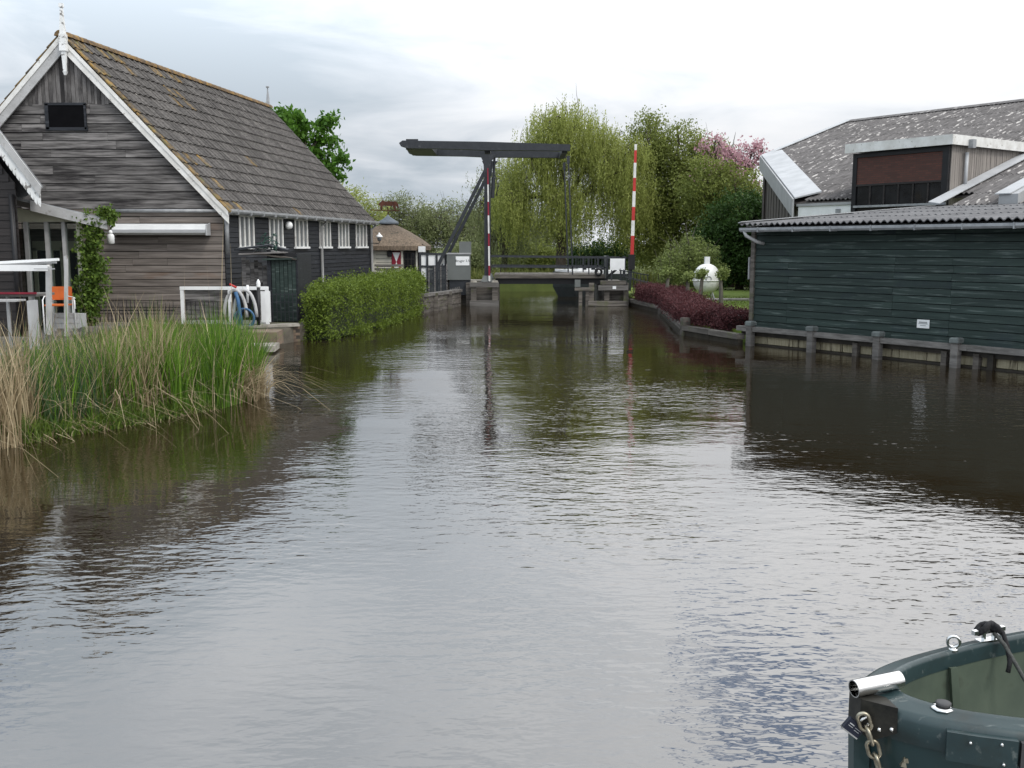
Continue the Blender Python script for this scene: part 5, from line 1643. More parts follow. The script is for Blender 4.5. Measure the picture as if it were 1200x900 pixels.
sgn_ = MB().bar(rp(sp_ + 0.15, TW_ - 0.02, z_s), rp(sp_ - 0.15, TW_ - 0.02, z_s), 0.012, 0.19).build('small_sign', M_['cleanwhite'], bh)
for k, (zz, hw_) in enumerate(((0.035, 0.10), (0.005, 0.11), (-0.035, 0.07))):
    MB().bar(rp(sp_ + hw_, TW_ - 0.029, z_s + zz), rp(sp_ - hw_, TW_ - 0.029, z_s + zz), 0.004, 0.014 if k else 0.03).build('print_line', M_['flashdark'], sgn_)

# the big hall behind
hl = thing('corrugated_hall', 'large hall with streaked corrugated roof behind the green boathouse', 'hall', rp(0, 15, 0.33))
ES, ET, EZh = 5.8, 9.0, 4.16
RT, RZh = 23.0, 8.72
SV, VT = 13.8, 16.7
PS = (RZh - EZh) / (RT - ET)


def zh(t_):
    return EZh + (t_ - ET) * PS


SH = -8.5
rf = MB().prism([rp(SV, RT, zh(RT) - 0.10), rp(SV, VT, zh(VT) - 0.10), rp(ES, ET, zh(ET) - 0.10), rp(SH, ET, zh(ET) - 0.10), rp(SH, RT, zh(RT) - 0.10)], (0, 0, 0.05))
rf.prism([rp(SV, RT, zh(RT) - 0.10), rp(SH, RT, zh(RT) - 0.10), rp(SH, RT + 14, zh(RT - 14) - 0.1), rp(SV, RT + 14, zh(RT - 14) - 0.1)], (0, 0, 0.05))
rf = rf.build('roof', M_['clad'], hl)
s_ = SV
while s_ > SH:
    smid = s_ - 0.531
    tl = ET if s_ < ES + 0.3 else ET + (s_ - ES) / (SV - ES) * (VT - ET)
    if smid < -0.6:
        tl = 7.7
    t1_ = RT
    rows = max(1, round((t1_ - tl) / 2.0))
    step = 2.0
    tcur = t1_
    i = 0
    while tcur > tl + 0.02:
        tn = max(tl, tcur - step)
        sheet(rf, s_, s_ - 1.062, tn - (0.12 if tn > tl else 0), tcur, zh(tn - (0.12 if tn > tl else 0)) + 0.03 + 0.016, zh(tcur) + 0.03, M_['fibre'] if not (smid < -3.3 and tcur < 14) else M_['fibremoss'])
        tcur = tn
        i += 1
    s_ -= 1.062
# ridge capping
MB().prism([rp(SV, RT - 0.28, zh(RT) + 0.0), rp(SV, RT, zh(RT) + 0.13), rp(SV, RT + 0.28, zh(RT) + 0.0), rp(SV, RT, zh(RT) + 0.02)], RA * (SH - SV)).build('ridge_capping', M_['fibre'], rf)
MB().prism([rp(SV + 0.12, RT, zh(RT) + 0.13), rp(SV + 0.12, VT, zh(VT) + 0.13), rp(SV - 0.10, VT, zh(VT) + 0.10), rp(SV - 0.10, RT, zh(RT) + 0.10)], (0, 0, 0.03)).build('verge_flashing', M_['flash'], rf)
MB().prism([rp(SV + 0.12, RT, zh(RT) + 0.13), rp(SV + 0.12, VT, zh(VT) + 0.13), rp(SV + 0.12, VT, zh(VT) - 0.3), rp(SV + 0.12, RT, zh(RT) - 0.3)], RA * -0.04).build('verge_board', M_['flashdark'], rf)
# wide pale flashing and fascia along the chamfered corner
ca_, cb_ = rp(SV + 0.1, VT - 0.05, zh(VT)), rp(ES - 0.15, ET - 0.12, zh(ET))
cd = (cb_ - ca_).normalized()
inw = (RA * -0.69 + RB * 0.72)
inw.z = 0
perp = Vector((cd.y, -cd.x, 0)).normalized()
if perp.dot(RB) < 0:
    perp = -perp
wv_ = perp * 0.92
wv_.z = wv_.dot(RB) * PS
up2 = Vector((0, 0, 0.10))
m_mid = ca_.lerp(cb_, 0.5)
for (p_, q_) in ((ca_, m_mid), (m_mid + cd * 0.02, cb_)):
    MB().prism([p_ + up2, q_ + up2, q_ + wv_ + up2, p_ + wv_ + up2], (0, 0, 0.05)).build('wide_flashing', M_['flash'], rf)
fz = Vector((0, 0, -0.55))
MB().prism([ca_ + up2 - perp * 0.02, cb_ + up2 - perp * 0.02, cb_ + fz - perp * 0.02, ca_ + fz - perp * 0.02], perp * -0.06).build('corner_fascia', M_['flashdark'], hl)
wp = perp * 0.25
cw = MB().prism([ca_ + wp + fz * 0.8, cb_ + wp + fz * 0.8, Vector(((cb_ + wp).x, (cb_ + wp).y, 0.33)), Vector(((ca_ + wp).x, (ca_ + wp).y, 0.33))], perp * 0.1).build('corner_wall', M_['clad'], hl)
for k in range(12):
    p_ = ca_.lerp(cb_, (k + 0.5) / 12) + wp
    MB().bar(Vector((p_.x, p_.y, 0.4)), Vector((p_.x, p_.y, p_.z - 0.46)), 0.05, 0.06, perp).build('cladding_rib', M_['brownblack' if k == 5 else 'clad'], cw)
MB().prism([rp(SV, VT, 0.33), rp(SV, RT + 12, 0.33), rp(SV, RT + 12, zh(VT) - 1.5), rp(SV, RT, zh(RT) - 0.12), rp(SV, VT, zh(VT) - 0.12)], RA * -0.1).build('end_wall', M_['clad'], hl)
# pale wall and fascia under the low eave
MB().prism([rp(ES - 0.2, ET + 0.03, 0.33), rp(3.0, ET + 0.03, 0.33), rp(3.0, ET + 0.03, zh(ET) - 0.12), rp(ES - 0.2, ET + 0.03, zh(ET) - 0.12)], RB * 0.1).build('eave_wall', M_['cleanwhite'], hl)
MB().prism([rp(ES - 0.15, ET - 0.02, zh(ET) - 0.08), rp(3.0, ET - 0.02, zh(ET) - 0.08), rp(3.0, ET - 0.02, zh(ET) - 0.17), rp(ES - 0.15, ET - 0.02, zh(ET) - 0.17)], RB * 0.08).build('eave_fascia', M_['flashdark'], hl)
p_ = rp(3.9, ET + 0.1, 3.75)
MB().box(p_, (0.22, 0.18, 0.22), rz=0.6).box(p_ + Vector((0, 0, 0.17)), (0.12, 0.12, 0.14), rz=0.6).build('rain_head', M_['zinc'], hl)
# flat-topped dormer block with brick panel
DS0, DS1, DT0, DT1, DZ = 3.2, -0.22, 8.8, 14.9, 5.92
M_['brickpanel'] = bpy.data.materials.new('brick_panel')
M_['brickpanel'].use_nodes = True
t = M_['brickpanel'].node_tree
tcn = t.nodes.new('ShaderNodeTexCoord')
bk = t.nodes.new('ShaderNodeTexBrick')
bk.inputs['Scale'].default_value = 1.0
bk.inputs['Brick Width'].default_value = 0.22
bk.inputs['Row Height'].default_value = 0.068
bk.inputs['Mortar Size'].default_value = 0.008
bk.inputs['Color1'].default_value = (0.105, 0.040, 0.030, 1)
bk.inputs['Color2'].default_value = (0.070, 0.030, 0.024, 1)
bk.inputs['Mortar'].default_value = (0.05, 0.035, 0.03, 1)
t.links.new(tcn.outputs['Object'], bk.inputs['Vector'])
nz_ = N(t, 'ShaderNodeTexNoise', i_Scale=1.2, i_Detail=4.0)
t.links.new(tcn.outputs['Object'], nz_.inputs['Vector'])
cc_ = mixc(t, ramp(t, nz_.outputs[0], [(0.6, (0, 0, 0)), (0.8, (0.6, 0.6, 0.6))]), bk.outputs['Color'], (0.10, 0.075, 0.055))
t.links.new(cc_, t.nodes['Principled BSDF'].inputs['Base Color'])
t.nodes['Principled BSDF'].inputs['Roughness'].default_value = 0.9
dm = MB().prism([rp(DS0, DT0 + 0.05, 3.3), rp(DS1, DT0 + 0.05, 3.3), rp(DS1, DT1, 3.3), rp(DS0, DT1, 3.3)], (0, 0, DZ - 0.3 - 3.3)).build('dormer', M_['brownblack'], hl)


def face_quad(sa, sb, za, zb, t0, th):
    return MB().prism([rp(sa, t0, za), rp(sb, t0, za), rp(sb, t0, zb), rp(sa, t0, zb)], RB * th)


fq = frame(rp(DS0 - 0.2, DT0, 4.6), -RA, RB * -1)
ob = face_quad(DS0 - 0.16, DS1 + 0.16, 4.62, DZ - 0.38, DT0 - 0.02, 0.08).build('brick_panel', M_['brickpanel'], dm, M=Matrix.Translation(rp(DS0, DT0, 4.62)) @ Matrix.Rotation(math.atan2(-RA.y, -RA.x), 4, 'Z') @ Matrix.Rotation(R(90), 4, 'X'))
face_quad(DS0, DS1, DZ - 0.42, DZ - 0.28, DT0 - 0.06, 0.12).build('head_board', M_['black'], dm)
for (sa, sb) in ((DS0, DS0 - 0.16), (DS1 + 0.2, DS1)):
    face_quad(sa, sb, 3.3, DZ - 0.4, DT0 - 0.055, 0.11).build('corner_board', M_['black'], dm)
for k in range(6):
    sa = DS0 - 0.2 - k * 0.52
    pn = face_quad(sa, sa - 0.48, 3.95, 4.55, DT0 - 0.01, 0.05).build('window', M_['darkglass'], dm)
    face_quad(sa - 0.475, sa - 0.525, 3.9, 4.58, DT0 - 0.05, 0.09).build('mullion', M_['brownblack'], pn)
face_quad(DS0, DS1, 4.56, 4.62, DT0 - 0.05, 0.10).build('transom', M_['brownblack'], dm)
face_quad(DS0 - .1, DS1, 3.86, 3.93, DT0 - 0.08, 0.10).build('sill', M_['zinc'], dm)
# roof edge fascia of the dormer, pale
MB().prism([rp(DS0 + 0.22, DT0 - 0.22, DZ - 0.26), rp(DS1 - 0.2, DT0 - 0.22, DZ - 0.26), rp(DS1 - 0.2, DT0 - 0.22, DZ + 0.04), rp(DS0 + 0.22, DT0 - 0.22, DZ + 0.04)], RB * 0.05).build('fascia', M_['white'], dm)
MB().prism([rp(DS1 - 0.2, DT0 - 0.16, DZ - 0.26), rp(DS1 - 0.2, DT1 + 1.5, DZ - 0.26), rp(DS1 - 0.2, DT1 + 1.5, DZ + 0.04), rp(DS1 - 0.2, DT0 - 0.16, DZ + 0.04)], RA * 0.05).build('fascia', M_['white'], dm)
MB().prism([rp(DS0 + 0.2, DT0 - 0.16, DZ - 0.20), rp(DS1 - 0.14, DT0 - 0.16, DZ - 0.20), rp(DS1 - 0.14, DT1 + 1.5, DZ - 0.20), rp(DS0 + 0.2, DT1 + 1.5, DZ - 0.20)], (0, 0, 0.2)).build('flat_roof', M_['fibregrey'], dm)
# vertical cladding boards on the cheek
t_ = DT0 + 0.06
while t_ < DT1 + 1.0:
    MB().prism([rp(DS1 - 0.002, t_, 3.4), rp(DS1 - 0.002, t_ + 0.105, 3.4), rp(DS1 - 0.002, t_ + 0.105, DZ - 0.25), rp(DS1 - 0.002, t_, DZ - 0.25)], RA * -(0.02 + 0.012 * (rng.random()))).build('cladding_board', M_['claddinggrey'], dm)
    t_ += 0.118
q = rp(DS1 - 0.10, DT0 + 0.75, 0)
MB().tube([rp(DS1 - 0.12, DT0 + 0.75, DZ - 0.45), rp(DS1 - 0.12, DT0 + 0.75, 4.25)], 0.055, 10).build('downpipe', M_['flash'], dm, True)
MB().box(rp(DS1 - 0.27, DT0 + 0.75, DZ - 0.2), (0.18, 0.16, 0.26), rz=0.6).build('rain_head', M_['zinc'], dm)
# flashing where the lower roof meets the dormer cheek, and the raised rib to the right
MB().prism([rp(DS1 - 0.06, 7.7, zh(7.7) + 0.16), rp(DS1 - 0.06, 15, zh(15) + 0.16), rp(DS1 - 0.42, 15, zh(15) + 0.10), rp(DS1 - 0.42, 7.7, zh(7.7) + 0.10)], (0, 0, 0.025)).build('cheek_flashing', M_['flash'], rf)
MB().prism([rp(-2.5, 7.6, zh(7.6) + 0.06), rp(-2.5, 16, zh(16) + 0.06), rp(-2.5, 16, zh(16) + 0.34), rp(-2.5, 7.6, zh(7.6) + 0.34)], RA * -0.55).build('raised_rib', M_['flashdark'], rf)
MB().prism([rp(-2.40, 7.55, zh(7.55) + 0.35), rp(-2.40, 16, zh(16) + 0.35), rp(-2.85, 16, zh(16) + 0.35), rp(-2.85, 7.55, zh(7.55) + 0.35)], (0, 0, 0.03)).build('rib_capping', M_['flash'], rf)
MB().prism([rp(0.6, 7.62, zh(7.7) - 0.16), rp(-2.8, 7.62, zh(7.7) - 0.16), rp(-2.8, 7.62, zh(7.7) - 0.02), rp(0.6, 7.62, zh(7.7) - 0.02)], RB * 0.05).build('lower_fascia', M_['flashdark'], hl)

# ------------------------------------------------------------------ timber quay edge with red hedge
qe = thing('timber_quay_edge', 'stepped dark timber quay edge below the red hedge', 'quay', (5.4, 33, 0))
pts = [(5.2, 43.3), (5.82, 38.2), (5.08, 28.75), (6.05, 25.85)]
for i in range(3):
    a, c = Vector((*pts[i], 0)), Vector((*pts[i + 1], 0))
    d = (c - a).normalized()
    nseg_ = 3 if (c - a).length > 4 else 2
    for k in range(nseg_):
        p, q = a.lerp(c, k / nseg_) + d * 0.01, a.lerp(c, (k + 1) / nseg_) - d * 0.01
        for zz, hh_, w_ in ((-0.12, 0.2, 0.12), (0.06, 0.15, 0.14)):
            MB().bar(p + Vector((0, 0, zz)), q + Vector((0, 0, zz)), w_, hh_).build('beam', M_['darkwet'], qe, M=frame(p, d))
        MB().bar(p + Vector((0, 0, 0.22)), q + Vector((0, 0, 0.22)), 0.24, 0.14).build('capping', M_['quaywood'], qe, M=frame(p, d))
for p in pts[1:3]:
    MB().box((p[0], p[1], 0.06), (0.22, 0.22, 0.9), rz=0.3).build('pile', M_['quaywood'], qe)
q = at(808, 387.5, 28.0)
MB().box((5.20, 28.20, 0.22), (0.14, 0.02, 0.12), rz=-1.25).build('white_tag', M_['cleanwhite'], qe)
M_['redleaf'] = leafmat('red_barberry_leaf', (0.045, 0.014, 0.017), (0.160, 0.058, 0.060), 0.28)
hedge('red_hedge', 'dark red barberry hedge along the right quay edge',
      [(5.75, 42.6, 0.40, 0.3, 0.88), (6.25, 38.4, 0.45, 0.3, 0.90), (6.0, 34.5, 0.46, 0.3, 0.86), (5.7, 30.5, 0.48, 0.3, 0.80), (5.78, 28.8, 0.50, 0.28, 0.76), (6.35, 27.1, 0.45, 0.28, 0.74)],
      M_['redleaf'], mat('red_hedge_core', (0.03, 0.012, 0.012), None, 5), 0.055, 0.035, 560, rag=0.14)

# ------------------------------------------------------------------ white egg-shaped capsule on the lawn
EY = 39.0
e0 = at(827.5, 345, EY)
eg = thing('egg_capsule', 'white egg-shaped capsule with round hatch standing on lawn', 'capsule', (e0.x, EY, 0.33))
ztop_, zbot = at(0, 309, EY).z, at(0, 344, EY).z
hh_ = ztop_ - zbot
M_['capsule'] = mat('weathered_white_shell', (0.78, 0.78, 0.77), (0.64, 0.64, 0.61), 2, rough=0.45, spot=(0.30, 0.28, 0.22), spot_scale=2.2, spot_range=(0.55, 0.75))
prof = []
for i in range(15):
    f = i / 14
    a_ = math.pi * f
    r_ = 0.53 * math.sin(a_) ** 0.85 * (1.06 - 0.10 * f)
    prof.append((max(r_, 0.02), zbot + hh_ * (1 - math.cos(a_)) / 2))
bd = MB().lathe((e0.x, EY, 0), prof, 28).build('shell', M_['capsule'], eg, True)
MB().torus((e0.x - 0.02, EY - 0.525, zbot + hh_ * 0.50), 0.10, 0.022, (0, 1, 0), 18, 6).build('hatch_ring', M_['zinc'], bd, True)
MB().lathe((0, 0, 0), [(0.085, 0), (0.085, 0.02)], 16).build('x', M_['darkglass']) if False else MB().box((e0.x - 0.02, EY - 0.50, zbot + hh_ * 0.50), (0.13, 0.03, 0.13)).build('porthole', M_['flashdark'], bd)
MB().torus((e0.x, EY, zbot + hh_ * 0.44), 0.545, 0.02, (0, 0, 1), 30, 6).build('rubbing_band', M_['capsule'], bd, True)
t0_ = at(0, 303, EY).z
MB().box((e0.x - 0.0, EY, (t0_ + ztop_) / 2 + 0.0), (0.19, 0.19, t0_ - ztop_ + 0.14)).build('top_hatch', M_['cleanwhite'], eg)
for k in range(4):
    a_ = math.pi / 4 + k * math.pi / 2
    MB().tube([(e0.x + 0.26 * math.cos(a_), EY + 0.26 * math.sin(a_), zbot + 0.10), (e0.x + 0.48 * math.cos(a_), EY + 0.48 * math.sin(a_), 0.33)], 0.03, 6).build('foot', M_['flash'], eg, True)
tag(MB().box((at(847, 312, 40.5).x + 0.4, 41.5, 0.36), (2.2, 1.0, 0.06)).build('garden_path', M_['concrete']), kind='structure')

# ------------------------------------------------------------------ trees and shrubs
M_['willow'] = leafmat('willow_leaf', (0.165, 0.200, 0.042), (0.42, 0.46, 0.135), 0.48)
M_['olive'] = leafmat('olive_birch_leaf', (0.095, 0.125, 0.028), (0.27, 0.31, 0.078), 0.40)
M_['dark'] = leafmat('dark_green_leaf', (0.016, 0.045, 0.010), (0.060, 0.115, 0.022), 0.28)
M_['pink'] = leafmat('pink_blossom', (0.40, 0.21, 0.25), (0.70, 0.48, 0.52), 0.35)
M_['silver'] = leafmat('grey_willow_leaf', (0.125, 0.165, 0.045), (0.32, 0.38, 0.13), 0.36)
M_['farleaf'] = leafmat('far_willow_leaf', (0.115, 0.140, 0.055), (0.28, 0.31, 0.145), 0.35)
M_['chestnut'] = leafmat('chestnut_leaf', (0.035, 0.11, 0.012), (0.125, 0.25, 0.03), 0.35)

tree('weeping_willow', 'tall pale green weeping willow behind the drawbridge', (3.0, 61, 0.45),
     [(0.2, 0, 9.0, 2.3, 2.2, 1.6), (-1.7, 0, 7.2, 1.7, 2.0, 1.7), (2.5, 0.2, 7.6, 2.1, 2.0, 1.9), (-2.9, 0, 5.0, 1.3, 1.8, 1.7), (3.9, 0, 5.4, 1.6, 1.8, 2.2), (0.4, -0.6, 4.8, 1.9, 1.6, 1.8), (4.6, 0.3, 8.1, 0.9, 1.2, 0.9)],
     760, 10, (0.38, 0.38, 0.28), 0.16, 0.060, M_['willow'], trunk_h=5.0, trunk_r=0.36, droop=1.9, strand_leaf=13, inner=0.45, branches=150, fork=0.5, twigs=60)
tree('airy_willow', 'thin airy willow with sky showing through left of tall willow', (-0.6, 66, 0.45),
     [(0.2, 0, 5.8, 1.6, 1.6, 2.2), (-1.3, 0, 4.6, 1.2, 1.6, 1.6), (1.2, 0, 4.2, 1.6, 1.6, 1.8), (-0.2, 0, 2.6, 2.0, 1.6, 1.4)],
     300, 7, (0.4, 0.4, 0.3), 0.19, 0.055, M_['farleaf'], trunk_h=4.0, trunk_r=0.24, droop=1.3, strand_leaf=9, inner=0.4, branches=150, twigs=50)
tree('olive_tree', 'broad olive green tree between willow and pink blossom', (10.4, 64, 0.4),
     [(-1.6, 0, 8.9, 1.5, 1.6, 1.7), (0.2, 0, 8.0, 2.2, 2.0, 2.0), (1.9, 0, 6.6, 2.2, 2.0, 2.2), (-1.6, 0, 6.0, 2.0, 2.0, 2.6), (3.2, 0, 4.6, 2.0, 2.0, 2.2), (0.6, -0.6, 4.6, 3.2, 2.0, 2.4), (-1.6, -0.4, 3.0, 2.2, 2.0, 2.2)],
     1250, 50, (0.32, 0.32, 0.26), 0.17, 0.10, M_['olive'], trunk_h=5.0, trunk_r=0.34, inner=0.3, branches=160, twigs=90)
tree('dark_green_tree', 'dense dark green bushy tree behind the white capsule', (12.0, 52, 0.35),
     [(0, 0, 3.3, 1.9, 1.6, 1.7), (-1.0, 0, 2.2, 1.6, 1.5, 1.6), (1.5, 0, 2.4, 1.8, 1.6, 2.0), (0.2, -0.5, 1.4, 2.4, 1.5, 1.3), (2.4, 0, 3.4, 1.3, 1.4, 1.4)],
     620, 60, (0.22, 0.22, 0.20), 0.15, 0.11, M_['dark'], trunk_h=2.2, trunk_r=0.2, inner=0.5, branches=60)
tree('mid_green_tree', 'olive brown leafed tree top above the dark green bush', (12.6, 57, 0.35),
     [(0.1, 0, 5.3, 1.5, 1.5, 1.5), (-1.6, 0, 5.6, 1.5, 1.5, 1.8), (1.4, 0, 4.4, 1.3, 1.5, 1.3), (-0.4, 0, 3.6, 1.8, 1.4, 1.4)],
     360, 48, (0.28, 0.28, 0.24), 0.16, 0.10, M_['olive'], trunk_h=3.5, trunk_r=0.22, inner=0.3, branches=70)
tree('pink_blossom_tree', 'pink flowering cherry tree left of the hall roof', (13.2, 60.5, 0.4),
     [(-1.0, 0, 8.0, 0.9, 1.2, 0.9), (0.2, 0, 7.0, 1.1, 1.4, 1.3), (1.2, 0, 7.5, 1.0, 1.2, 0.9), (0.4, 0, 5.6, 1.3, 1.4, 1.2), (-1.1, 0, 6.4, 1.0, 1.2, 1.0), (1.9, 0, 7.9, 0.5, 0.8, 0.5)],
     150, 24, (0.20, 0.20, 0.18), 0.17, 0.15, M_['pink'], trunk_h=4.5, trunk_r=0.26, inner=0.3, branches=230, twigs=30)
tree('grey_willow_shrub', 'rounded grey green willow shrub beside bridge end and capsule', (8.0, 45.2, 0.35),
     [(0, 0, 1.5, 1.2, 1.0, 1.0), (-0.6, 0, 1.0, 0.9, 0.9, 0.8), (0.75, 0, 1.1, 0.9, 0.9, 0.9), (0.2, 0, 2.05, 0.6, 0.6, 0.6), (1.1, 0, 1.7, 0.45, 0.5, 0.6)],
     420, 34, (0.10, 0.10, 0.17), 0.13, 0.050, M_['silver'], M_['greybark'], trunk_h=1.0, trunk_r=0.10, inner=0.35, branches=90, cat='shrub', twigs=60)
tree('chestnut_tree', 'bright green large-leafed chestnut behind the barn roof', (-11.3, 51, 0.5),
     [(-0.3, 0, 8.0, 1.3, 1.4, 0.9), (-1.6, 0, 8.0, 1.3, 1.4, 1.0), (0.85, -.2, 7.0, 0.9, 1.0, 0.8), (2.0, -.2, 8.1, 0.55, 0.6, 1.0), (-0.4, 0, 6.2, 1.7, 1.4, 1.2), (2.3, -.3, 6.1, 0.6, 0.6, 0.75), (1.3, -.2, 5.3, 0.7, 0.7, 0.6)],
     330, 42, (0.20, 0.20, 0.16), 0.27, 0.17, M_['chestnut'], trunk_h=5.0, trunk_r=0.3, inner=0.4, branches=80, down=0.8)
# pale willows far behind the toll house
far = [(-14.2, 84, 1.00, 'yellow green far willow rising behind barn end'), (-9.6, 88, 0.90, 'pale far willow behind the weathervane'), (-5.8, 86, 0.80, 'pale far willow behind the bridge brace'),
       (-2.0, 90, 0.78, 'pale far willow seen left of bridge mast'), (2.6, 92, 0.70, 'pale far willow seen between mast and tall willow')]
for i, (x_, y_, sc_, lb) in enumerate(far):
    tree('far_willow', lb, (x_, y_, 0.45),
         [(0, 0, 5.4 * sc_, 2.6, 2.2, 2.0 * sc_), (-1.9, 0, 4.4 * sc_, 2.0, 2.0, 2.0 * sc_), (1.9, 0, 4.2 * sc_, 2.1, 2.0, 2.0 * sc_), (0, -0.5, 2.6 * sc_, 3.0, 2.0, 2.0 * sc_)],
         420, 30, (0.26, 0.26, 0.34), 0.26, 0.085, M_['willow' if i == 0 else 'farleaf'], M_['greybark'], trunk_h=3.0, trunk_r=0.25, inner=0.35, branches=130, group='pale willows on the far bank', twigs=160)
# low scrub that closes the horizon
for i, (x_, y_, w_, h_, m_, lb) in enumerate(((-24, 95, 9, 4.2, 'farleaf', 'hedgerow bush far behind the big barn'), (6.2, 70, 3.0, 2.6, 'dark', 'dark understorey bush below the tall willow'), (1.4, 72, 3.0, 2.2, 'olive', 'low olive bush under airy willow'),
                                              (13, 74, 5.5, 3.4, 'olive', 'olive bush behind the broad tree'), (24, 88, 8, 5.0, 'dark', 'dark bush hidden low behind hall'), (-3.0, 76, 3.2, 2.4, 'farleaf', 'low pale bush left of bridge mast'))):
    tree('background_bush', lb, (x_, y_, 0.4), [(0, 0, h_ * 0.5, w_ * 0.6, 1.8, h_ * 0.55), (-w_ * 0.4, 0, h_ * 0.42, w_ * 0.4, 1.6, h_ * 0.45), (w_ * 0.4, 0, h_ * 0.45, w_ * 0.4, 1.6, h_ * 0.5)],
         240, 40, (0.34, 0.34, 0.28), 0.22, 0.12, M_[m_], trunk_h=h_ * 0.4, trunk_r=0.12, inner=0.4, branches=40, cat='bush', group='bushes on the far bank')
# little pollards on the lawn
for i, (px, yt, yb, Yp, lb) in enumerate(((781, 321, 340, 37.6, 'short pollard tree in front of the rounded willow shrub'), (806, 325, 347, 36.2, 'thin pollard tree just left of the white capsule'), (821, 322, 352, 35.4, 'short pollard tree in front of the white capsule'), (845, 322, 354, 34.8, 'short pollard tree just right of the white capsule'))):
    p = at(px, yb, Yp)
    hgt = at(px, yt, Yp).z - 0.33
    tree('pollard_tree', lb, (p.x, Yp, 0.33), [(0, 0, hgt, 0.22, 0.2, 0.15), (0.1, 0, hgt + 0.1, 0.14, 0.14, 0.12)], 34, 18, (0.05, 0.05, 0.05), 0.09, 0.06, M_['silver'], M_['greybark'],
         trunk_h=hgt, trunk_r=0.085, inner=0.2, branches=14, group='little pollards on the lawn', fork=0.9)

# grass fringe on the far bank and lawn edge
def strips(name, base, h, lean, wid, m_, kind='stuff', nseg_=3, bend=1.0, parent=None, label=None, cat=None, rnd=None):
    """blades: base (n,3), height (n), lean (n,2) horizontal offset at the tip, width (n)"""
    n = len(base)
    ang = npr.uniform(0, math.pi, n)
    side = np.stack([np.cos(ang), np.sin(ang), np.zeros(n)], 1)
    P = []
    for k in range(nseg_):
        pts_ = []
        for f in (k / nseg_, (k + 1) / nseg_):
            c = base.copy()
            c[:, :2] += lean * (f ** 1.8)[..., None] if isinstance(f, np.ndarray) else lean * f ** 1.8
            drop = bend * np.linalg.norm(lean, axis=1) * 0.45 * f ** 3
            c[:, 2] += h * f - drop
            w = wid * (1 - 0.92 * f ** 1.5)
            pts_.append((c - side * w[:, None] / 2, c + side * w[:, None] / 2))
        P.append(np.stack([pts_[0][0], pts_[0][1], pts_[1][1], pts_[1][0]], 1))
    P = np.concatenate(P)
    r_ = np.tile(rnd if rnd is not None else npr.random(n), nseg_)
    o = quads_obj(name, P, m_, parent, rnd=r_, loc=base.mean(0))
    if kind:
        o['kind'] = kind
    if label:
        o['label'] = label
        o['category'] = cat
    return o


def sample_poly(poly, n):
    poly = np.array(poly)
    lo, hi = poly.min(0), poly.max(0)
    out = []
    while len(out) < n:
        p = lo + npr.random((n, 2)) * (hi - lo)
        ins = np.zeros(len(p), bool)
        j = len(poly) - 1
        for i in range(len(poly)):
            xi, yi, xj, yj = *poly[i], *poly[j]
            c = ((yi > p[:, 1]) != (yj > p[:, 1])) & (p[:, 0] < (xj - xi) * (p[:, 1] - yi) / (yj - yi + 1e-12) + xi)
            ins ^= c
            j = i
        out += list(p[ins])
    return np.array(out[:n])


M_['reedgreen'] = leafmat('green_reed', (0.040, 0.100, 0.012), (0.160, 0.285, 0.030), 0.34)
M_['reedblue'] = leafmat('blue_green_cattail', (0.028, 0.066, 0.026), (0.085, 0.145, 0.055), 0.28)
M_['reeddry'] = leafmat('dry_reed', (0.19, 0.14, 0.075), (0.52, 0.43, 0.28), 0.3)
M_['weed'] = leafmat('low_waterside_weed', (0.035, 0.080, 0.010), (0.14, 0.20, 0.03), 0.3)

# low bank shelf the reeds stand on
tag(MB().prism([(-16, 10.6, -0.5), (-7.4, 11.2, -0.5), (-6.35, 12.7, -0.5), (-5.6, 13.9, -0.5), (-4.7, 15.4, -0.5), (-4.25, 16.6, -0.5), (-4.6, 18.6, -0.5), (-5.9, 21.0, -0.5), (-16, 21.0, -0.5)], (0, 0, 0.47)).build('reed_bank', mat('muddy_bank', (0.05, 0.045, 0.025), (0.03, 0.028, 0.016), 6, rough=0.9)), kind='structure')


def lean_of(n, s, bias=(0, 0)):
    return npr.normal(size=(n, 2)) * s + np.array(bias)


def zbase(xy):
    return np.column_stack([xy, np.full(len(xy), 0.0)])


def reeds(name, label, polys, hmean, hsd, lean, wid, m_, bias=(0, 0), bend=1.0, cat='reeds', z0=0.0):
    bs_ = []
    for poly, n in polys:
        bs_.append(sample_poly(poly, n))
    xy = np.concatenate(bs_)
    n = len(xy)
    base = zbase(xy)
    base[:, 2] = z0
    h = np.clip(npr.normal(hmean, hsd, n), hmean * 0.3, hmean * 1.7)
    h *= 0.86 + 0.20 * np.sin(xy[:, 0] * 3.7 + 1.3 * np.sin(xy[:, 1] * 2.1)) * np.sin(xy[:, 1] * 3.1 + xy[:, 0])
    return strips(name, base, h, lean_of(n, lean, bias) * h[:, None], wid * npr.uniform(0.6, 1.3, n), m_, nseg_=4, bend=bend, label=label, cat=cat)


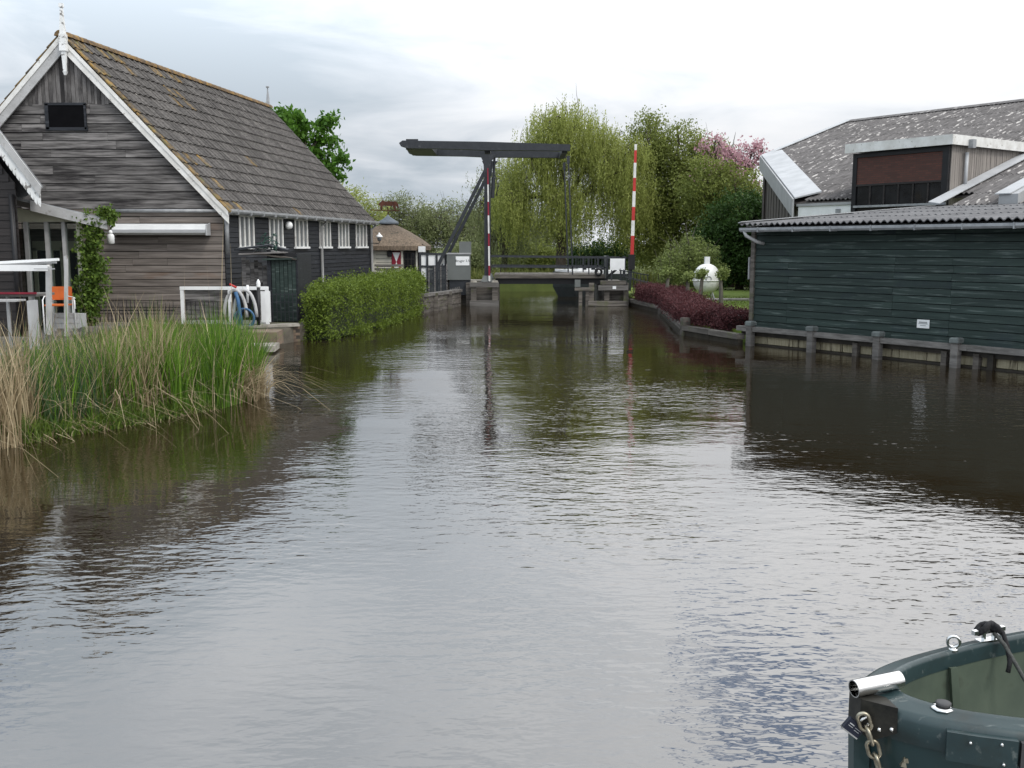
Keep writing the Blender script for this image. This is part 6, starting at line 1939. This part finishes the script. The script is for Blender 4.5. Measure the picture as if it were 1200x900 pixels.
DM = [(-6.1, 14.1), (-5.6, 14.6), (-5.2, 15.4), (-5.6, 17.4), (-6.6, 17.2)]
GA = [(-5.2, 14.95), (-4.65, 15.6), (-4.35, 16.7), (-4.6, 18.0), (-5.7, 18.6), (-6.8, 17.6)]
GB = [(-7.4, 13.6), (-6.3, 13.4), (-5.95, 14.0), (-6.1, 16.1), (-6.8, 17.2), (-8.2, 16.2)]
reeds('green_reeds', 'fresh bright green reeds at the tip of the left reed bed', [(GA, 5200), (GB, 900), (DM, 1500)], 1.2, 0.26, 0.16, 0.023, M_['reedgreen'])
reeds('cattail_reeds', 'blue green cattail blades in the middle of the reed bed', [(GB, 2100), (GA, 400)], 1.02, 0.26, 0.17, 0.023, M_['reedblue'])
DL = [(-9.0, 11.3), (-7.2, 11.4), (-6.4, 12.6), (-6.6, 13.6), (-9.0, 15.5)]
DR = [(-4.75, 15.9), (-4.3, 16.3), (-4.25, 17.0), (-4.6, 17.6), (-4.9, 16.8)]
DB = [(-9.5, 17.5), (-5.2, 18.0), (-5.4, 20.0), (-9.5, 20.5)]
reeds('dry_reeds', 'tan dry reed stalks standing along the left reed bed', [(DL, 2300), (DM, 1200), (GA, 300), (GB, 480)], 1.32, 0.30, 0.20, 0.018, M_['reeddry'], bend=0.6)
reeds('bent_dry_reeds', 'bleached bent reed stems arching over water at reed bed tip', [(DR, 380), (DM, 240), (GB, 120)], 0.95, 0.28, 0.55, 0.018, M_['reeddry'], bias=(0.35, -0.25), bend=1.3)
reeds('leaning_stalks', 'long fallen tan stalks leaning over water at far left', [(DL, 150), (DM, 130), (GB, 90)], 1.0, 0.3, 0.9, 0.016, M_['reeddry'], bias=(0.75, -0.55), bend=1.2)
reeds('short_dry_reeds', 'short broken tan reed stubble behind the reed bed', [(DB, 1300)], 0.85, 0.25, 0.2, 0.016, M_['reeddry'])
WD = [(-7.2, 12.6), (-6.4, 12.8), (-5.55, 14.0), (-4.7, 15.5), (-5.1, 16.0), (-6.0, 14.9), (-7.0, 14.2)]
reeds('waterside_weeds', 'low green weeds along the foot of the reed bed', [(WD, 4200)], 0.28, 0.18, 0.55, 0.018, M_['weed'])
reeds('reed_litter', 'fallen straw coloured reed litter at the waterline of the reed bed', [(WD, 900), (DL, 300)], 0.22, 0.12, 1.3, 0.016, M_['reeddry'], cat='reeds', bend=1.5)
# a few tall thin reed plumes that stand clear of the rest
tp = []
for (px, yt, Yp) in ((131, 312, 19), (216, 310, 18.5), (241, 295, 18.5), (262, 256, 18.0), (150, 340, 17), (22, 335, 16), (258, 330, 17.5), (283, 318, 18.2), (180, 345, 17.5), (60, 360, 15.5), (270, 285, 18.4)):
    p = at(px, yt, Yp)
    tp.append((p.x + rng.uniform(-.25, .1), Yp, p))
base = np.array([(a_, b_, 0.2) for a_, b_, c_ in tp])
h = np.array([c_.z - 0.2 for a_, b_, c_ in tp])
ln_ = np.array([(c_.x - a_, 0.0) for a_, b_, c_ in tp])
strips('tall_reed_stems', base, h, ln_, np.full(len(tp), 0.02), M_['reeddry'], nseg_=4, bend=0.0, label='few tall thin dry reed stems rising before barn gable', cat='reeds')
# grass fringe on far bank
xy = np.column_stack([npr.uniform(-14, 22, 9000), 56.6 + npr.random(9000) ** 2 * 3])
base = np.column_stack([xy, np.full(9000, 0.42)])
strips('bank_grass', base, npr.uniform(0.4, 1.1, 9000), lean_of(9000, 0.18), npr.uniform(0.03, 0.07, 9000), leafmat('bank_grass_blade', (0.07, 0.10, 0.02), (0.20, 0.21, 0.06)), nseg_=2, label='tall grass fringe along the far canal bank', cat='grass')
# rough grass on the left bank behind the reeds
xy = sample_poly([(-9.5, 18), (-6.0, 18), (-6.6, 21), (-7.7, 23.4), (-7.7, 25.4), (-8.2, 26.2), (-10, 26)], 5000)
base = np.column_stack([xy, np.full(5000, 0.40)])
strips('bank_edge_grass', base, npr.uniform(0.1, 0.38, 5000), lean_of(5000, 0.06), npr.uniform(0.012, 0.03, 5000), M_['weed'], nseg_=2, label='rough grass between reed bed and barn', cat='grass')
# lawn blades near the capsule
xy = np.column_stack([npr.uniform(6.8, 13, 9000), npr.uniform(28, 44, 9000)])
base = np.column_stack([xy, np.full(9000, 0.325)])
strips('lawn_grass', base, npr.uniform(0.03, 0.10, 9000), lean_of(9000, 0.03), npr.uniform(0.02, 0.04, 9000), leafmat('lawn_blade', (0.09, 0.14, 0.02), (0.19, 0.25, 0.04)), nseg_=1, label='short lawn grass around the white capsule', cat='grass')

# ------------------------------------------------------------------ the moored boat in the foreground
M_['boatgreen'] = mat('dark_green_gelcoat', (0.020, 0.046, 0.048), (0.016, 0.038, 0.040), 3, rough=0.30, spec=0.5, spot=(0.05, 0.06, 0.05), spot_scale=9, spot_range=(0.58, 0.75), spot_stretch=(2, 2, 0.4))
M_['boatgreen2'] = mat('worn_green_gunwale', (0.022, 0.043, 0.046), (0.015, 0.031, 0.034), 5, rough=0.36, spec=0.5, spot=(0.11, 0.13, 0.125), spot_scale=14, spot_range=(0.60, 0.72), spot_stretch=(0.6, 4, 1), spot2=(0.016, 0.024, 0.022), spot2_scale=4, spot2_range=(0.55, 0.72), bump=0.0015)
M_['boatinner'] = mat('olive_green_hull_inside', (0.075, 0.098, 0.070), (0.050, 0.068, 0.050), 3, rough=0.6, spot=(0.03, 0.036, 0.025), spot_scale=6, spot_range=(0.55, 0.75), bump=0.002)
M_['rubber'] = mat('worn_grey_rubber', (0.060, 0.060, 0.062), (0.042, 0.042, 0.043), 8, rough=0.6, spot=(0.12, 0.12, 0.12), spot_scale=12, spot_range=(0.6, 0.75))
BO = Vector((1.45, 3.86, 0))
ba_ = R(7)
BX, BYv = Vector((math.cos(ba_), math.sin(ba_), 0)), Vector((-math.sin(ba_), math.cos(ba_), 0))
boat = thing('green_boat', 'dark green open boat moored at bottom right with rounded bow', 'boat', BO)
GZb = 0.75
prof_s = [0, 0.01, 0.035, 0.08, 0.14, 0.22, 0.32, 0.46, 0.62, 0.80, 1.0, 1.25, 1.6, 2.1, 2.8, 3.6, 4.4]
prof_w = [0.0, 0.05, 0.095, 0.15, 0.205, 0.262, 0.315, 0.375, 0.432, 0.490, 0.545, 0.60, 0.665, 0.73, 0.79, 0.82, 0.80]


def wof(s):
    return float(np.interp(s, prof_s, prof_w))


def bpt(s, w, z):
    return BO + BX * s + BYv * w + Vector((0, 0, z))


def outline(off, z, n=40, send=4.4):
    """near side stern -> bow -> far side stern, offset inward by off"""
    S = [send * (1 - i / n) ** 2.2 for i in range(n + 1)]
    pts_ = [(s, -wof(s)) for s in S] + [(s, wof(s)) for s in reversed(S[:-1])]
    P = []
    m = len(pts_)
    for i, (s, w) in enumerate(pts_):
        a, c = pts_[max(i - 1, 0)], pts_[min(i + 1, m - 1)]
        tx, ty = c[0] - a[0], c[1] - a[1]
        ll = math.hypot(tx, ty) or 1
        nx, ny = ty / ll, -tx / ll          # to the right of travel = inward (travel bow-ward on near side)
        of_ = off if off < 0.06 else off * (1 + 0.9 * math.exp(-s / 0.13))
        P.append((s + nx * of_, w + ny * of_))
    return [bpt(s, w, z) for s, w in P]


def loft(rows, m_, name, parent, smooth=True, closed=False):
    n = len(rows[0])
    V = [p for r_ in rows for p in r_]
    k = len(rows)
    Fc = [(i * n + j, (i + 1) * n + j, (i + 1) * n + j + 1, i * n + j + 1) for i in range(k - 1) for j in range(n - 1)]
    o = MB().add(V, Fc).build(name, m_, parent, smooth)
    return o


def sheer(z):
    return z


hull = loft([outline(0.02, GZb - 0.12), outline(0.05, GZb - 0.35), outline(0.13, 0.15), outline(0.26, -0.12)], M_['boatgreen'], 'hull', boat)
gw = loft([outline(0.0, GZb - 0.125), outline(-0.008, GZb - 0.10), outline(-0.010, GZb - 0.03), outline(0.004, GZb - 0.004), outline(0.02, GZb + 0.004), outline(0.062, GZb + 0.014), outline(0.074, GZb + 0.022), outline(0.088, GZb + 0.018), outline(0.092, GZb - 0.0), outline(0.092, GZb - 0.06)],
          M_['boatgreen2'], 'gunwale', boat)
inn = loft([outline(0.088, GZb - 0.045), outline(0.11, GZb - 0.35), outline(0.24, 0.22)], M_['boatinner'], 'inner_hull', boat)
# floor
fl = outline(0.23, 0.24)
nfl = len(fl)
MB().add(fl, [(i, i + 1, nfl - 2 - i, nfl - 1 - i) for i in range(nfl // 2 - 1)]).build('floor', M_['boatinner'], boat)
MB().prism([bpt(4.4, -wof(4.4), 0.0), bpt(4.4, wof(4.4), 0.0), bpt(4.4, wof(4.4), GZb), bpt(4.4, -wof(4.4), GZb)], BX * 0.06).build('transom', M_['boatgreen'], boat)
for s_ in (2.0, 3.4):
    w_ = wof(s_) - 0.16
    MB().prism([bpt(s_, -w_, GZb - 0.28), bpt(s_, w_, GZb - 0.28), bpt(s_ + 0.3, w_, GZb - 0.28), bpt(s_ + 0.3, -w_, GZb - 0.28)], (0, 0, 0.04)).build('thwart', M_['boatinner'], boat)
# ribs inside
for s_ in (0.60, 1.35):
    for sg_ in (1,):
        w_ = wof(s_) - 0.115
        MB().bar(bpt(s_, sg_ * w_, GZb - 0.05), bpt(s_ + 0.02, sg_ * (w_ - 0.06), 0.26), 0.035, 0.02, BYv).build('rib', M_['boatinner'], inn)


def strip_along(o0, o1, z0, z1, s_from, s_to, side, m_, name, n=18):
    rows = []
    S = np.linspace(s_from, s_to, n)
    V = []
    for s in S:
        w = wof(s)
        e = 0.01
        tx, ty = e, (wof(s + e) - w)
        ll = math.hypot(tx, ty)
        nx, ny = -ty / ll, tx / ll
        for o_, z_ in ((o0, z0), (o1, z0), (o1, z1), (o0, z1)):
            V.append(bpt(s + nx * o_, side * (w + ny * o_), z_))
    Fc = [(i * 4 + j, i * 4 + (j + 1) % 4, (i + 1) * 4 + (j + 1) % 4, (i + 1) * 4 + j) for i in range(n - 1) for j in range(4)] + [(0, 1, 2, 3), tuple((n - 1) * 4 + j for j in range(4))]
    return MB().add(V, Fc).build(name, m_, boat)


strip_along(-0.02, 0.030, GZb - 0.135, GZb - 0.03, 0.46, 4.3, -1, M_['rubber'], 'rubbing_strake')
strip_along(-0.02, 0.036, GZb - 0.14, GZb - 0.022, 0.225, 0.45, -1, M_['boatgreen2'], 'strake_end')
strip_along(-0.02, 0.028, GZb - 0.13, GZb - 0.035, 0.015, 4.3, 1, M_['rubber'], 'rubbing_strake', 40)
for s_, z_ in ((0.40, GZb - 0.04), (0.41, GZb - 0.12), (0.30, GZb - 0.05)):
    w = wof(s_)
    MB().lathe(bpt(s_ - 0.02, -w - 0.036, z_ - 0.005), [(0.004, 0.0), (0.008, 0.004), (0.004, 0.011)], 8).build('screw', M_['steel'], boat, True)
# stem plate and stainless tube
MB().prism([bpt(-0.035, -0.07, GZb + 0.018), bpt(0.075, -0.165, GZb + 0.018), bpt(0.075, -0.165, GZb - 0.09), bpt(0.0, -0.10, GZb - 0.15), bpt(-0.035, -0.07, GZb - 0.12)], BYv * 0.10).build('stem_bracket', M_['rust'] if False else mat('dark_worn_bracket', (0.045, 0.043, 0.036), (0.02, 0.02, 0.018), 18, rough=0.45, metal=0.5), boat)
MB().prism([bpt(-0.035, -0.02, GZb - 0.10), bpt(0.03, -0.03, GZb - 0.10), bpt(0.06, -0.03, -0.1), bpt(0.0, -0.02, -0.1)], BYv * 0.05).build('stem_post', M_['boatgreen'], boat)
r_ = 0.036
t0_, t1_ = bpt(-0.05, -0.035, GZb + 0.047), bpt(0.17, 0.005, GZb + 0.057)
tb_ = MB()
dv = (t1_ - t0_).normalized()
uu = dv.cross(Vector((0, 0, 1))).normalized()
ww = uu.cross(dv)
nn_ = 32
ringp = [(t0_, r_), (t1_, r_), (t1_, r_ - 0.004), (t0_, r_ - 0.004)]
for i in range(4):
    V = []
    for (p, rr) in (ringp[i], ringp[(i + 1) % 4]):
        V += [p + (uu * math.cos(2 * math.pi * j / nn_) + ww * math.sin(2 * math.pi * j / nn_)) * rr for j in range(nn_)]
    tb_.add(V, [(j, (j + 1) % nn_, nn_ + (j + 1) % nn_, nn_ + j) for j in range(nn_)])
tb_.build('fairlead_tube', M_['steel'], boat, True)
for s_ in (0.022, 0.058):
    MB().lathe(bpt(s_, -0.074 - 0.864 * (s_ + 0.035), GZb - 0.080 + (s_ - 0.055) * 0.4), [(0.004, -.004), (0.0095, 0.0), (0.0095, 0.006), (0.004, 0.012)], 8).build('bolt', M_['steel'], boat, True)
# deck fittings: round plate, eye bolt, cleat
q = bpt(0.255, -0.175, GZb + 0.012)
pl_ = MB().lathe(q, [(0.045, 0), (0.047, 0.006), (0.03, 0.009)], 8).build('deck_plate', M_['steel'], boat, True)
MB().lathe(q + Vector((0.01, 0.01, 0.009)), [(0.026, 0), (0.03, 0.004), (0.03, 0.012), (0.022, 0.015)], 14).build('knob', M_['rubber'], pl_, True)
q = onz(1117, 761, GZb + 0.02)
ey = MB().torus(q + Vector((0, 0, 0.036)), 0.026, 0.0075, (0.25, 1, 0), 22, 8).build('eye_bolt', M_['steel'], boat, True)
MB().lathe(q + Vector((0, 0, -0.004)), [(0.022, 0), (0.020, 0.008), (0.008, 0.014)], 12).build('flange', M_['steel'], ey, True)
q = onz(1158, 750, GZb + 0.02)
clt = MB().bar(q + Vector((-0.085, -0.025, 0.045)), q + Vector((0.085, 0.03, 0.048)), 0.022, 0.02)
for k in (-0.025, 0.03):
    clt.tube([q + Vector((k, k * 0.3, 0)), q + Vector((k, k * 0.3, 0.045))], 0.011, 8)
clt.box(q + Vector((0, 0, 0.002)), (0.12, 0.04, 0.008), rz=0.3)
clt = clt.build('cleat', M_['steel'], boat)
# rope belayed on the cleat: a thing of its own
M_['rope'] = mat('black_braided_rope', (0.018, 0.018, 0.020), (0.008, 0.008, 0.009), 60, rough=0.85, bump=0.004)
M_['ropegrey'] = mat('grey_braided_rope', (0.085, 0.088, 0.082), (0.045, 0.047, 0.044), 90, rough=0.85, bump=0.003)
rpth = thing('mooring_rope', 'black mooring rope wound round the boat cleat', 'rope', q)
path = []
for k in range(90):
    a_ = k / 90 * 2 * math.pi * 4.5
    ph = k / 90
    path.append(q + Vector((0.062 * math.sin(a_) * (1 - 0.25 * ph), 0.020 * math.sin(2 * a_) + 0.02 * math.sin(a_) * 0.3, 0.048 + 0.014 * math.cos(2 * a_) + 0.020 * ph)))
MB().tube(path, 0.0135, 7).build('turns', M_['rope'], rpth, True)
MB().tube([q + Vector((0.03, 0, 0.055)), q + Vector((0.055, -0.02, 0.045)), q + Vector((0.065, -0.05, -0.01)), q + Vector((0.062, -0.09, -0.07)), q + Vector((0.045, -0.11, -0.11))], 0.011, 7).build('tail', M_['rope'], rpth, True)
e1 = at(1185, 785, 4.05)
MB().tube([q + Vector((0.02, -0.01, 0.04)), q + Vector((0.05, -0.05, 0.0)), bpt(0.95, 0.26, 0.60), bpt(1.12, 0.05, 0.46), bpt(1.5, -0.1, 0.30), bpt(1.9, 0.0, 0.27)], 0.0095, 8).build('fall', M_['ropegrey'], rpth, True)
# padlock and chain
pk = thing('padlock', 'dark blue laminated padlock hanging from the bow tube', 'padlock', bpt(-0.09, -0.06, GZb - 0.11))
pc = at(1000, 852, (bpt(-0.08, -0.05, 0)).y - 0.03)
M_['lockblue'] = mat('dark_blue_lock_body', (0.014, 0.018, 0.034), (0.010, 0.013, 0.026), 8, rough=0.35)
an = R(-38)
dx_, dz_ = Vector((math.cos(an), 0, math.sin(an))), Vector((-math.sin(an), 0, math.cos(an)))
lm = Matrix((dx_, Vector((0, 1, 0)), dz_)).transposed().to_4x4()
lm.translation = pc


def lbox(c, size):
    m_ = MB().box((0, 0, 0), size)
    return MB().add([lm @ (v_ + Vector(c)) for v_ in m_.v], m_.f)


bd_ = lbox((0, 0, 0), (0.078, 0.022, 0.052)).build('body', M_['lockblue'], pk)
lbox((0, 0, -0.028), (0.078, 0.024, 0.006)).build('base_plate', M_['steel'], bd_)
for k, (u_, v_, w_) in enumerate(((-0.018, 0.008, 0.022), (-0.018, -0.002, 0.022), (0.016, 0.004, 0.030), (0.016, -0.006, 0.024))):
    lbox((u_, -0.0118, v_), (w_, 0.0012, 0.0045 if k == 0 else 0.0022)).build('print_line', M_['flash'], bd_)
sh_ = [lm @ Vector((x_, 0, z_)) for x_, z_ in ((0.008, 0.02), (0.008, 0.05), (0.014, 0.064), (0.024, 0.068), (0.034, 0.062), (0.038, 0.05), (0.038, 0.02))]
MB().tube(sh_, 0.0055, 10).build('shackle', M_['steel'], pk, True)
chn = thing('mooring_chain', 'galvanised mooring chain hanging from padlock at bow', 'chain', bpt(-0.03, -0.09, 0.3))
cy = bpt(-0.03, -0.1, 0).y
links = [(1013, 846), (1018.5, 862), (1023.5, 878), (1028, 894), (1032, 911), (1036, 928), (1039, 945)]
for i, (px, py) in enumerate(links):
    c = at(px, py, cy - 0.01)
    nxt = at(links[min(i + 1, len(links) - 1)][0], links[min(i + 1, len(links) - 1)][1], cy - 0.01)
    prv = at(links[max(i - 1, 0)][0], links[max(i - 1, 0)][1], cy - 0.01)
    d = (nxt - prv).normalized()
    nrm = Vector((0, 1, 0)) if i % 2 == 0 else d.cross(Vector((0, 1, 0))).normalized()
    nrm = (nrm + Vector((0.25, 0, 0))).normalized()
    nrm = (nrm - d * nrm.dot(d)).normalized()
    sd = d.cross(nrm)
    pth = []
    for k in range(16):
        a_ = 2 * math.pi * k / 16
        ca_, sa_ = math.cos(a_), math.sin(a_)
        pth.append(c + sd * 0.023 * ca_ + d * (0.023 * sa_ + (0.016 if sa_ > 0 else -0.016)))
    V, Fc = [], []
    m6 = 7
    for k in range(16):
        tg = (pth[(k + 1) % 16] - pth[k - 1]).normalized()
        u_ = nrm
        w_ = tg.cross(u_)
        for j in range(m6):
            b_ = 2 * math.pi * j / m6
            V.append(pth[k] + (u_ * math.cos(b_) + w_ * math.sin(b_)) * 0.0078)
    for k in range(16):
        for j in range(m6):
            Fc.append((k * m6 + j, ((k + 1) % 16) * m6 + j, ((k + 1) % 16) * m6 + (j + 1) % m6, k * m6 + (j + 1) % m6))
    MB().add(V, Fc).build('chain_link', M_['chain'], chn, True)
tp_ = at(1067, 892, cy - 0.02)
bg_ = MB().box(tp_, (0.07, 0.02, 0.06), ry=0.3).box(tp_ + Vector((-0.02, -0.012, 0.01)), (0.03, 0.01, 0.02)).build('transponder_plate', M_['chain'], boat)
